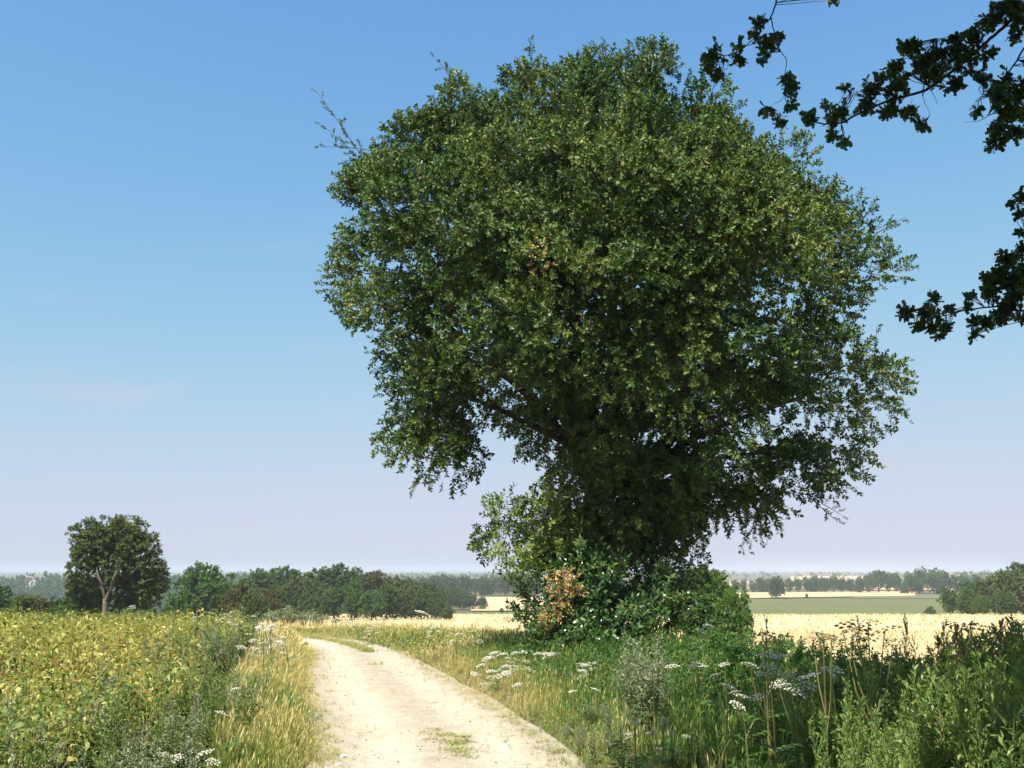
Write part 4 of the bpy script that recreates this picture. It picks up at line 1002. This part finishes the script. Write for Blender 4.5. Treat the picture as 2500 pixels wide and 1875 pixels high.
# right verge
def right_verge(x, y):
    s_ = sdist(RE, x, y, 1); return (s_ > -.14 + .5 * (fnoise(x, y, .8, 13) - .5)) & (s_ < 7.5)
x, y = gather([(1150, 2560, 4.5, 10, 75), (1000, 2300, 10, 17, 95), (950, 1900, 17, 26, 60)], right_verge, r6)
s_ = sdist(RE, x, y, 1); nn = fnoise(x, y, 1.8, 21)
tin = .60 - .46 * smooth(.2, 1.5, s_) + .8 * (nn - .5) * (1 - .5 * smooth(1, 3, s_)) + r6.normal(0, .10, len(x)) + .20 * smooth(10, 15, y) * smooth(1.6, .4, s_) + .14 * smooth(15, 22, y) * smooth(3, 1, s_)
hgt = (.10 + .30 * smooth(-.1, 1.0, s_) + .12 * smooth(1, 2.5, s_)) * r6.uniform(.6, 1.25, len(x))
q = r6.random(len(x)) < .45
lay_grass('verge_grass', 'green grass of the verge between the track and the oak', x[q], y[q], hgt[q], tin[q] - .08, GR_GREEN, r6)
lay_grass('verge_grass', 'seeding grass of the verge between the track and the oak', x[~q], y[~q], hgt[~q] * 1.1, tin[~q] - .02, GR_SEED, r6)
x, y = gather([(560, 1450, 26, 42, 46), (430, 1400, 42, 54, 40)], lambda a, b: (sdist(RE, a, b, 1) > -.1) & (sdist(RE, a, b, 1) < 5.5 - 3.6 * smooth(30, 41, b)), r6)
s_ = sdist(RE, x, y, 1); nn = fnoise(x, y, 3.0, 22)
lay_grass('verge_grass', 'straw and green grass between the bend of the track and the stubble', x, y, (.15 + .26 * smooth(-.1, 1.5, s_)) * (1 - .3 * smooth(38, 44, y)) * r6.uniform(.6, 1.2, len(x)), .62 + .9 * (nn - .5) + r6.normal(0, .12, len(x)), GR_FAR, r6)

# grass growing on the track itself: the middle strip at the bend and the worn patch in front
def mid_px(u, v): return slope_pt(u, v)
X, Y = [], []
strip = [(720, 1550), (760, 1556), (800, 1562), (840, 1571), (870, 1580), (900, 1592)]
for i in range(1500):
    t = r6.random() * (len(strip) - 1); k = int(t); f = t - k
    u = strip[k][0] * (1 - f) + strip[k + 1][0] * f; v = strip[k][1] * (1 - f) + strip[k + 1][1] * f
    a = slope_pt(u + r6.normal(0, 10), v + r6.normal(0, 2.0)); X.append(a[0]); Y.append(a[1])
for (u, v, su, sv, n) in [(1050, 1790, 13, 3, 40), (1085, 1800, 26, 2.5, 90), (1095, 1818, 24, 4, 130), (1110, 1838, 20, 4.5, 140), (1130, 1853, 14, 3, 40), (1060, 1810, 18, 2, 30), (930, 1642, 18, 2, 26), (915, 1624, 14, 1.5, 12), (950, 1698, 10, 1.2, 10), (1140, 1812, 10, 2, 14)]:
    for _ in range(n):
        a = slope_pt(u + r6.normal(0, su), v + r6.normal(0, sv)); X.append(a[0]); Y.append(a[1])
X, Y = np.array(X), np.array(Y)
lay_grass('track_grass', 'short green grass growing down the middle of the track', X, Y, r6.uniform(.03, .075, len(X)) + .06 * (Y > 22), r6.normal(.46, .12, len(X)), GR_FAR, r6, .35)

# sparse tufts creeping in over both edges of the track
def creep(x, y):
    a = -sdist(LE, x, y, -1); b = -sdist(RE, x, y, 1); m = np.minimum(a, b)
    return (a > 0) & (b > 0) & (r6.random(len(x)) < np.exp(-m / .16) * (.15 + 1.7 * fnoise(x, y, .7, 51)))
x, y = gather([(760, 1520, 7, 16, 150), (700, 1250, 16, 30, 90)], creep, r6)
lay_grass('edge_grass', 'thin low tufts creeping over the edges of the track', x, y, r6.uniform(.03, .12, len(x)), r6.normal(.58, .15, len(x)), GR_SEED, r6, .35)

# loose chalk stones on the track
r7 = np.random.default_rng(71)
def pebble(r):
    import bmesh as bmh
    b = bmh.new(); bmh.ops.create_icosphere(b, subdivisions=1, radius=1); V = np.array([v.co[:] for v in b.verts]); F = np.array([[v.index for v in f.verts] for f in b.faces]); b.free()
    V = V * r.uniform(.75, 1.2, (len(V), 1)) * np.array([1, .8, .55]); return V, F, np.zeros(len(F), int), np.full(len(V), .5)
PEB = [pebble(r7) for _ in range(4)]
hp = Heap(); n = 4500; y = 7 + 26 * r7.random(n) ** 1.7; k = r7.random(n) ** .9
ii = np.clip(np.searchsorted(LE[:, 1][:60], y), 0, 59); X = LE[ii, 0] * (1 - k) + RE[np.clip(np.searchsorted(RE[:, 1][:66], y), 0, 65), 0] * k
d2 = ((X[:, None] - PX[..., 0].ravel()[None, ::2]) ** 2 + (y[:, None] - PX[..., 1].ravel()[None, ::2]) ** 2).argmin(1)
zz = tz.ravel()[::2][d2]; sz_ = .003 + .015 * r7.random(n) ** 5
for q in range(4):
    m = (np.arange(n) % 4) == q; hp.put(PEB[q], np.c_[X, y, zz + sz_ * .2][m], rots(m.sum(), r=r7), sz_[m])
link('gravel', hp.mesh('gravel', [M_GRAVEL]), kind='stuff', label='loose chalk gravel scattered over the track', category='gravel')
for (u, v, sz1, lab) in [(838, 1850, .045, 'pale stone at the bottom left edge of the track'), (826, 1868, .035, 'small stone at the very bottom left of the track'), (920, 1846, .03, 'flat brownish stone on the track left of the grass patch')]:
    a = slope_pt(u, v); T = PEB[0]; link('stone', make_mesh('stone', T[0] * sz1, T[1], [M_STONE]), loc=(a[0], a[1], track_z(*a) + sz1 * .25), label=lab, category='stone')

# ---- standing stubble
r8 = np.random.default_rng(81)
s = Shape()
for i in range(4):
    b = r8.normal(0, .08, 2); h = r8.uniform(.6, 1); w = r8.uniform(.008, .014); l = r8.normal(0, .08, 2)
    an = r8.uniform(-.5, .5); wv = np.array([math.cos(an) * w, math.sin(an) * w, 0])
    B0 = np.array([b[0], b[1], 0]); Tp = B0 + [l[0], l[1], h]
    s.add([B0 - wv, B0 + wv, Tp + wv * .8, Tp - wv * .8], [[0, 1, 2], [0, 2, 3]], 0, r8.uniform(.25, .75))
STK = s.arrays()
hp = Heap()
for (y0, y1, dens, sw) in ((30, 60, 8, 1.35), (60, 110, 2.4, 2.2), (110, 235, .5, 3.4)):
    n = int(area(560, 2800, y0, y1) * dens); x, y = scatter_xy(n, 560, 2800, y0, y1, r8)
    m = (sdist(RE, x, y, 1) > 5.4 - 2.5 * smooth(34, 44, y)) & ((x > ux(640, y)) | (y > 58)); x, y = x[m], y[m]; n = len(x)
    hh = r8.uniform(.14, .34, n) * (1 + .15 * (sw - 1))
    hp.put(STK, np.c_[x, y, H(x, y) + .04], rots(n, tilt=np.abs(r8.normal(0, .12, n)), r=r8), np.c_[np.full(n, sw), np.full(n, sw), hh], .3 + .6 * fnoise(x, y, 6, 31) + r8.normal(0, .12, n))
link('stubble', hp.mesh('stubble', [M_STRAW]), kind='stuff', label='pale standing stubble covering the field behind the oak', category='stubble')

# ---- mugwort and other tall weeds
def mugwort(r, H_=1.0, leafy=24, br=15, bead=9, grey=False, side=3):
    s = Shape()
    def stalk(p0, d, L, lv, bn):
        d = d / np.linalg.norm(d); bend = r.normal(0, .08, 3) * [1, 1, 0]
        pt = lambda t: p0 + d * (L * t) + bend * (t * t * L)
        s.tube([pt(t) for t in (0, .35, .7, 1)], [.006, .0045, .003, .001], 1, r.uniform(.3, .8), 3)
        for i in range(lv):
            t = .06 + .66 * (i + r.random() * .6) / lv; a = i * 2.4 + r.uniform(-.4, .4)
            dd = np.array([math.cos(a), math.sin(a), r.uniform(-.15, .8)]); Ll = r.uniform(.07, .13) * (1 - .45 * t)
            s.leaf(pt(t), dd, [0, 0, 1], Ll, Ll * .26, 0, .42 + .2 * t + r.normal(0, .07), r.uniform(.1, .4))
            for sg in (-1, 1):
                d2 = dd + sg * .75 * np.array([-math.sin(a), math.cos(a), 0]); s.leaf(pt(t) + dd * Ll * .35, d2, [0, 0, 1], Ll * .55, Ll * .16, 0, .42 + .2 * t + r.normal(0, .07), .2)
        for i in range(bn):
            t = .50 + .48 * i / bn; a = i * 2.4 + r.uniform(-.4, .4); sp = r.uniform(.35, .7)
            dd = np.array([math.cos(a) * sp, math.sin(a) * sp, 1.0]); dd /= np.linalg.norm(dd); Lb = (.20 * (1 - (t - .5) * 1.7) + .02) * L
            e = pt(t) + dd * Lb
            s.add([pt(t) - [.0015, 0, 0], pt(t) + [.0015, 0, 0], e], [[0, 1, 2]], 1, .5)
            for k in range(bead):
                q = pt(t) + dd * Lb * (.15 + .85 * k / bead); v = r.normal(0, .6, 3) + dd * .9
                s.leaf(q, v, [0, 0, 1.0] + r.normal(0, .3, 3), r.uniform(.024, .044), r.uniform(.011, .017), 0, .80 + r.normal(0, .08), .05)
    stalk(np.zeros(3), np.array([0, 0, 1.0]), H_, leafy, br)
    for i in range(side):
        a = r.uniform(0, 6.28); stalk(np.array([0, 0, .0]), np.array([math.cos(a) * .22, math.sin(a) * .22, 1]), H_ * r.uniform(.6, .85), leafy * 2 // 3, br * 2 // 3)
    return s
r9 = np.random.default_rng(91)
MUG = [mugwort(r9) for _ in range(6)]
mug_me = [m_.mesh('mugwort', [M_WEED, M_STEM]) for m_ in MUG]
mug_grey = [m_.mesh('mugwort', [M_GREYWEED, M_STEM]) for m_ in MUG]
mug_dry = [m_.mesh('mugwort', [M_SEED, M_STEM]) for m_ in MUG]
mug_brown = [m_.mesh('mugwort', [M_BROWN, M_STEM]) for m_ in MUG]
def plant(me, name, x, y, h, label, cat, group=None, wide=1.0, z=None):
    o = link(name, me, loc=(x, y, (h1(x, y) if z is None else z) - .02), label=label, category=cat)
    o.scale = (h * wide, h * wide, h); o.rotation_euler = (random.gauss(0, .05), random.gauss(0, .05), random.uniform(0, 6.28))
    if group: o['group'] = group
    return o
# dense stand at right: shaded behind, lit tips in front
cnt = 0
tries = 0
while cnt < 190 and tries < 3000:
    tries += 1
    u = r9.uniform(1640, 2560); d = r9.uniform(4.3, 10.5)
    sky_line = np.interp(u, [1640, 1850, 2100, 2250, 2350, 2500, 2600], [1680, 1615, 1585, 1555, 1515, 1480, 1470])
    x = ux(u, d) * 1.0
    if sdist(RE, [x], [d], 1)[0] < 1.2 + .5 * r9.random(): continue
    tp_ = sky_line + abs(r9.normal(0, 60)) + (10.5 - d) * 14
    P = at(u, tp_, d); h = P[2] - h1(P[0], d)
    if not .45 < h < 1.75: continue
    if u < 1950 and r9.random() < .5: continue
    lab = 'tall dark mugwort at the right edge standing up against the stubble' if tp_ < 1580 and u > 2150 else ('green mugwort with upright feathery tips in the near right corner' if d < 6.6 else 'green mugwort in the shaded stand behind the near right corner')
    plant(mug_me[r9.integers(6)], 'mugwort', P[0], d, h, lab, 'weed', lab + 's', 1.05)
    cnt += 1
# feathery spires in front
def spire(r):
    s = Shape(); bend = r.normal(0, .06, 2); pt = lambda t: np.array([bend[0] * t * t, bend[1] * t * t, t])
    s.tube([pt(t) for t in (0, .35, .7, 1)], [.005, .004, .003, .001], 1, .4, 3)
    for i in range(22):
        t = .08 + .5 * i / 22; a = i * 2.4; L = r.uniform(.06, .11) * (1.1 - t); d = np.array([math.cos(a), math.sin(a), r.uniform(.2, .9)])
        s.leaf(pt(t), d, [0, 0, 1], L, L * .22, 0, .5 + .2 * t, .3)
    for i in range(34):
        t = .42 + .57 * i / 34; a = i * 2.4 + r.uniform(-.4, .4); d = np.array([math.cos(a) * .38, math.sin(a) * .38, 1.0]); d /= np.linalg.norm(d); Lb = .16 * (1.02 - t) / .58 + .015
        for k in range(7):
            q = pt(t) + d * Lb * (.1 + .9 * k / 7); s.leaf(q, d + r.normal(0, .4, 3), r.normal(0, 1, 3), r.uniform(.018, .034), r.uniform(.009, .014), 0, .74 + r.normal(0, .07), .05)
    return s.mesh('mugwort_spire', [M_WEED, M_STEM])
SPIRE = [spire(r9) for _ in range(4)]
for k, (zx, zy) in enumerate([(365, 1060), (430, 1070), (545, 920), (680, 740), (600, 880), (745, 1000), (890, 940), (985, 830), (820, 1030), (1215, 740), (1290, 800), (1370, 960), (1440, 880), (1530, 600), (1600, 600), (1770, 590), (1845, 740), (1690, 720), (2150, 480), (2110, 980), (1600, 1180), (1500, 1280), (1960, 1280), (2020, 1380), (1100, 1200), (1010, 1300), (1820, 1440), (1650, 1160), (520, 950), (1040, 1130), (640, 1100), (1280, 1050), (1740, 900), (2060, 760), (900, 1180), (470, 1200), (700, 1180), (1900, 1000)]):
    d = 4.9 + 1.1 * r9.random() - .3 * (zy > 1100); P = at(1900 + zx / 3.687, 1450 + zy / 3.687, d); h = P[2] - h1(P[0], d)
    plant(SPIRE[k % 4], 'mugwort_spire', P[0], d, h, 'pale feathery mugwort spire rising in front in the right corner', 'weed', 'feathery mugwort spires in the right corner', .95)
# dry reddish docks and mugworts silhouetted at the right
for i in range(26):
    u = r9.uniform(2230, 2520); d = r9.uniform(6.5, 9.5); tp_ = np.interp(u, [2230, 2400, 2520], [1545, 1505, 1485]) + abs(r9.normal(0, 40)); P = at(u, tp_, d)
    plant(mug_dry[r9.integers(6)] if i % 3 else mug_me[r9.integers(6)], 'dry_weed', P[0], d, P[2] - h1(P[0], d), 'thin dark dry weed stalk against the stubble at the right edge', 'weed', 'dry weed stalks at the right edge', .75)
for u, tp_ in [(2190, 1500), (2210, 1515), (2105, 1498), (2290, 1510), (2035, 1545), (1985, 1540), (1855, 1500), (1860, 1545), (2240, 1545)]:
    P = at(u, tp_, 8.5); plant(mug_me[r9.integers(6)], 'slender_weed', P[0], 8.5, P[2] - h1(P[0], 8.5), 'slender single weed rising before the stubble beside the seeding hogweed', 'weed', 'slender weeds before the stubble', .45)
# grey bush of mugwort before the oak
for i in range(11):
    u = r9.normal(1565, 50); d = r9.uniform(11.2, 13.6); P = at(u, 1515 + abs(r9.normal(0, 50)) + abs(u - 1560) * .9, d)
    plant(mug_grey[r9.integers(6)], 'grey_mugwort', P[0], d, max(P[2] - h1(P[0], d), .5), 'silver grey mugwort in the clump before the foot of the oak', 'weed', 'silver grey mugworts before the oak', .95)
for i in range(20):
    u = r9.normal(1470, 55); v = r9.normal(1815, 28); a = slope_pt(u, v)
    if sdist(RE, [a[0]], [a[1]], 1)[0] < .15: continue
    plant(mug_grey[r9.integers(6)], 'grey_mugwort', a[0], a[1], r9.uniform(.25, .45), 'low dry grey weed at the right edge of the track in front', 'weed', 'low dry grey weeds at the track edge', 1.5)
# grey green weeds between crop and straw grass at left
for i in range(60):
    d = r9.uniform(14, 30); k = np.interp(d, LE[:, 1][:55], LE[:, 0][:55]) - r9.uniform(.8, 2.0) - .03 * d
    plant((mug_grey if r9.random() < .5 else mug_me)[r9.integers(6)], 'fat_hen', k, d, r9.uniform(.8, 1.1), 'blue-grey weed in the band between the bean crop and the straw grass', 'weed', 'blue-grey weeds along the crop edge', 1.0)
for i in range(120):
    d = r9.uniform(6.0, 15); k = np.interp(d, LE[:, 1][:55], LE[:, 0][:55]) - .5 - 2.1 * r9.random() ** 1.3 - .02 * d
    plant((mug_me if r9.random() < .7 else mug_grey)[r9.integers(6)], 'green_weed', k, d, r9.uniform(.45, .85), 'leafy green weed between the near bean crop and the left verge', 'weed', 'green weeds along the near crop edge', 1.1)
for u, v, d in [(240, 1690, 8.6), (265, 1700, 8.8), (215, 1720, 8.5), (255, 1720, 8.4), (330, 1790, 7.0), (360, 1800, 6.8), (65, 1690, 7.5), (40, 1560, 15), (330, 1760, 7.2), (290, 1820, 6.5), (400, 1780, 7.0), (35, 1780, 6.5), (440, 1740, 8.2), (480, 1800, 7.2), (420, 1700, 9.2), (500, 1680, 10), (360, 1740, 8.2), (150, 1800, 6.6), (100, 1750, 7.2), (300, 1700, 9.5), (470, 1640, 12), (530, 1640, 12), (200, 1830, 6.2), (450, 1840, 6.3), (380, 1845, 6.2)]:
    P = at(u, v, d); plant(mug_grey[r9.integers(6)], 'thistle', P[0], d, max(P[2] - h1(P[0], d), .5), 'blue-green thistle growing up through the bean crop', 'weed', 'blue-green thistles in the crop', 1.1)
# dry pale weeds beyond the bend
for i in range(60):
    u = r9.uniform(640, 860); d = r9.uniform(48, 54); P = at(u, np.interp(u, [640, 690, 740, 860], [1500, 1478, 1490, 1515]) + abs(r9.normal(0, 8)), d)
    plant((mug_grey if i % 4 else mug_dry)[r9.integers(6)], 'pale_weed', P[0], d, P[2] - h1(P[0], d), 'pale dry weed standing beyond the bend of the track', 'weed', 'pale dry weeds beyond the bend', 2.3)
# rusty dock spikes left of the oak
dk = Shape()
dk.tube([[0, 0, 0], [.01, 0, .5], [0, .01, 1]], [.008, .006, .003], 0, .3, 4)
for i in range(70):
    z = .35 + .65 * r9.random(); a = r9.uniform(0, 6.28); dk.leaf([0, 0, z], [math.cos(a), math.sin(a), .5], [0, 0, 1], .07 * (1.15 - .6 * z), .03, 0, r9.uniform(.2, .7), .1)
dk_me = dk.mesh('dock', [M_BROWN])
for i in range(24):
    u = r9.uniform(1175, 1300); d = r9.uniform(24, 30); P = at(u, 1528 + abs(r9.normal(0, 14)), d)
    plant(dk_me, 'dock', P[0], d, P[2] - h1(P[0], d), 'rusty brown dock seed spike in the row left of the oak foot', 'weed', 'rusty dock spikes left of the oak', 1.0)

# leafy undergrowth of the right-hand verge
hp = Heap(); n = 12500
x, y = scatter_xy(n, 1150, 2600, 4.2, 23, r9); s_ = sdist(RE, x, y, 1); m = (s_ > 1.1 + r9.random(n) * .9) & (s_ < 7.5); x, y, s_ = x[m], y[m], s_[m]; n = len(x)
hh = r9.random(n) ** 1.3 * (.20 + .5 * smooth(1.2, 3.0, s_)) * (.6 + .8 * fnoise(x, y, 1.5, 41)); D = r9.normal(0, .7, (n, 3)) + [0, 0, .7]; Mr = aim(D, r9); wh = r9.integers(0, 6, n); tt = .15 + .5 * fnoise(x, y, 1.2, 43) + r9.normal(0, .08, n)
for k in range(6):
    q = wh == k; hp.put(UNDER_SPRAYS[k], np.c_[x, y, H(x, y) + hh][q], Mr[q], r9.uniform(.45, .95, q.sum()) * .62, tt[q])
link('undergrowth', hp.mesh('undergrowth', [M_WEED, M_STEM]), kind='stuff', label='leafy green undergrowth of the verge at right', category='undergrowth')

# ---- hogweed and wild carrot
ra = np.random.default_rng(101)
def umbel_mesh(r, mat, n=24, dome=.28, seedy=False):
    s = Shape()
    for i in range(n):
        q = math.sqrt((i + .5) / n); a = i * 2.4; c = np.array([math.cos(a) * q, math.sin(a) * q, dome * (1 - q * q) + r.normal(0, .04)])
        s.add([[-.012, 0, -.55], [.012, 0, -.55], c - [0, 0, .05]], [[0, 1, 2]], 1)
        if seedy and r.random() < .25: continue
        rr = r.uniform(.11, .19); k = 6; nrm = np.array([math.cos(a) * q * .5, math.sin(a) * q * .5, 1])
        ring = [c + np.array([math.cos(b) * rr * r.uniform(.75, 1.1), math.sin(b) * rr * r.uniform(.75, 1.1), -.06 - .3 * q * rr * math.cos(b - a)]) for b in np.linspace(0, 6.28, k, endpoint=False)]
        s.add([c + [0, 0, .05]] + ring, [[0, 1 + j, 1 + (j + 1) % k] for j in range(k)], 0)
    return s.mesh('umbel', [mat, M_STEM])
UMB_W = [umbel_mesh(ra, M_WHITE) for _ in range(4)]
UMB_S = [umbel_mesh(ra, M_SEED, 20, .18, True) for _ in range(3)]
def umbellifer(heads, d, r, R_, label, group, name='hogweed', seed=False, leaves=5, cat='wildflower'):
    """heads: picture places of the flower heads of one plant, d metres ahead"""
    H3 = [at(u, v, d + r.uniform(-.12, .12)) for u, v in heads]
    main = max(H3, key=lambda p: p[2]); bx, by = np.mean([p[0] for p in H3]), d
    bz = h1(bx, by) - .02
    t = link(name, None, loc=(bx, by, bz), label=label, category=cat, group=group)
    o = np.array([bx, by, bz]); s = Shape()
    top_ = main - o
    ctl = lambda q: np.array([top_[0] * q ** 2.2, top_[1] * q ** 2.2, top_[2] * q])
    sc = min(1.0, d / 14) * .5 + .5
    s.tube([ctl(q) for q in np.linspace(0, 1, 8)], np.linspace(.007, .004, 8), 1, r.uniform(.3, .8), 5)
    for p in H3:
        if p is main: continue
        e = p - o; q = np.clip(e[2] / max(top_[2], .1) - r.uniform(.25, .5), .25, .9); b = ctl(q)
        s.tube([b, b + (e - b) * np.array([.6, .6, .4]), e], [.006, .005, .003], 1, r.uniform(.3, .8), 4)
    for i in range(leaves):
        a = r.uniform(0, 6.28); q = r.uniform(.1, .6); L = r.uniform(.09, .17)
        dd = np.array([math.cos(a), math.sin(a), .35]); b = ctl(q)
        for f in (.4, .7, 1.0):
            for sg in (-1, 0, 1):
                if sg == 0 and f < 1: continue
                s.leaf(b + dd * L * f, dd + sg * np.array([-math.sin(a), math.cos(a), 0]), [0, 0, 1], L * .5, L * .28, 0, .4, .3, 6)
        s.tube([b, b + dd * L], [.003, .002], 1, .4, 3)
    link('stem', s.mesh('stem', [M_WEED, M_STEM]), t)
    for p in H3:
        u_ = link('umbel', (UMB_S if seed else UMB_W)[r.integers(3)], t, loc=p - o)
        k = R_ * r.uniform(.7, 1.2); u_.scale = (k, k, k); u_.rotation_euler = (r.normal(.10, .2), r.normal(0, .2), r.uniform(0, 6.28))
    return t
def cluster(n, u0, u1, v0, v1, d0, d1, R_, label, group, r, nh=(3, 6), spread=(30, 22), **kw):
    for i in range(n):
        u = r.uniform(u0, u1); v = r.uniform(v0, v1); d = r.uniform(d0, d1)
        heads = [(u, v)] + [(u + r.normal(0, spread[0]), v + abs(r.normal(0, spread[1]))) for _ in range(r.integers(*nh) - 1)]
        umbellifer(heads, d, r, R_, label, group, **kw)
cluster(13, 595, 700, 1510, 1585, 17, 25, .085, 'white hogweed in the crowd between the bean crop and the bend of the track', 'white hogweeds at the crop corner', ra)
cluster(5, 470, 570, 1490, 1512, 24, 34, .09, 'white hogweed above the far end of the bean crop', 'white hogweeds at the far end of the crop', ra)
cluster(1, 325, 325, 1480, 1480, 34, 34, .09, 'small white hogweed before the forked tree', 'hogweed before the forked tree', ra)
cluster(9, 1195, 1325, 1592, 1640, 17, 20, .085, 'white hogweed in the bright clump left of the oak foot', 'white hogweeds left of the oak foot', ra, nh=(4, 8), spread=(26, 20))
cluster(9, 1040, 1180, 1520, 1560, 22, 30, .08, 'small white flower heads in the straw grass between track and oak', 'white flowers in the straw grass', ra, nh=(2, 4), spread=(22, 14))
cluster(1, 1030, 1030, 1496, 1496, 24, 24, .16, 'broad pale hogweed head above the verge before the dark wood', 'broad pale hogweed before the wood', ra, nh=(1, 2))
cluster(8, 860, 960, 1520, 1550, 30, 40, .08, 'pale flower heads on the verge past the bend of the track', 'pale flowers past the bend', ra, nh=(2, 4), spread=(18, 10))
cluster(6, 1330, 1480, 1590, 1640, 15, 17.5, .08, 'greenish hogweed before the dark shrub at the oak foot', 'greenish hogweeds before the shrub', ra, nh=(2, 4), seed=False)
for heads, d, lab in [([(1592, 1634)], 10.5, 'single white hogweed head left of the pair before the oak'), ([(1643, 1627)], 10.6, 'small white hogweed head between the two larger heads'), ([(1702, 1622), (1690, 1628), (1716, 1628)], 10.2, 'broad white hogweed head in the middle of the verge'), ([(1769, 1622)], 9.8, 'round white hogweed head right of the broad one'),
                      ([(1398, 1688)], 12.5, 'flat white flower head low before the dark shrub'), ([(1453, 1684)], 12.4, 'tiny white flower head beside the flat one'), ([(1775, 1676), (1795, 1690), (1745, 1650)], 8.8, 'white hogweed with three heads in the shade at right'), ([(1810, 1700), (1800, 1722), (1850, 1702)], 8.4, 'drooping white hogweed low in the shaded verge'),
                      ([(1925, 1652), (1960, 1655), (1980, 1650), (1900, 1668)], 7.8, 'greenish white hogweed with four heads in the shade'), ([(1910, 1675), (1968, 1675), (1945, 1690)], 7.6, 'pale hogweed just below the four headed one'), ([(1870, 1600), (1905, 1604), (1830, 1625)], 8.0, 'grey shaded hogweed standing left of the seeding one'), ([(1730, 1530), (1712, 1540)], 13.0, 'shaded hogweed beside the bramble bush'),
                      ([(2030, 1637)], 7.5, 'flat grey hogweed head in the deep shade'), ([(1880, 1632), (1860, 1645)], 8.2, 'shaded white hogweed heads beside the slanting stalk')]:
    umbellifer(heads, d, ra, .075, lab, 'hogweeds of the near right verge')
for heads, d, lab in [([(2120, 1522), (2160, 1540), (2085, 1532), (2060, 1548), (2075, 1570), (2098, 1562), (2180, 1570)], 6.4, 'large seeding brown hogweed silhouetted against the stubble'), ([(2010, 1552), (2030, 1556), (1985, 1563)], 6.6, 'smaller seeding hogweed left of the large one'), ([(1870, 1550), (1905, 1556)], 7.2, 'seeding hogweed with two heads near the bramble'), ([(2330, 1525), (2370, 1530)], 7.0, 'seeding hogweed among the dry stalks at right')]:
    umbellifer(heads, d, ra, .10, lab, 'seeding hogweeds against the stubble', seed=True)
cluster(7, 1500, 1640, 1745, 1800, 9, 10.5, .04, 'small white yarrow heads low in the grass of the near verge', 'small white yarrows of the near verge', ra, nh=(2, 4), name='yarrow')
for heads, d, lab in [([(612, 1688), (575, 1682)], 11.0, 'white hogweed at the edge of the near crop'), ([(540, 1742)], 9.2, 'small hogweed head low in the green weeds at left'), ([(402, 1845), (430, 1850)], 7.4, 'faded hogweed at the bottom of the crop'), ([(500, 1840), (520, 1860)], 7.2, 'faded hogweed at the bottom left of the track verge'), ([(560, 1520), (575, 1525)], 20, 'white hogweed standing clear of the bean crop')]:
    umbellifer(heads, d, ra, .07, lab, 'hogweeds of the near crop edge')

# ------------------------------------------------------------------ summer haze
s = Shape()
X0, X1, Y0, Y1, Z0, Z1_ = -11600, 11600, -60, 9300, -60, 19
s.add([[X0, Y0, Z0], [X1, Y0, Z0], [X1, Y1, Z0], [X0, Y1, Z0], [X0, Y0, Z1_], [X1, Y0, Z1_], [X1, Y1, Z1_], [X0, Y1, Z1_]],
      [[0, 2, 1], [0, 3, 2], [4, 5, 6], [4, 6, 7], [0, 1, 5], [0, 5, 4], [1, 2, 6], [1, 6, 5], [2, 3, 7], [2, 7, 6], [3, 0, 4], [3, 4, 7]])
M_HAZE = bpy.data.materials.new('haze_air'); M_HAZE.use_nodes = True
nt = M_HAZE.node_tree; nt.nodes.remove(nt.nodes['Principled BSDF'])
pv = nt.nodes.new('ShaderNodeVolumePrincipled'); pv.inputs['Density'].default_value = .00022; pv.inputs['Color'].default_value = (.62, .68, .82, 1); pv.inputs['Anisotropy'].default_value = 0.0
nt.links.new(pv.outputs[0], nt.nodes['Material Output'].inputs['Volume'])
link('haze', s.mesh('haze', [M_HAZE]), kind='stuff', label='thin summer haze over the whole valley', category='haze')
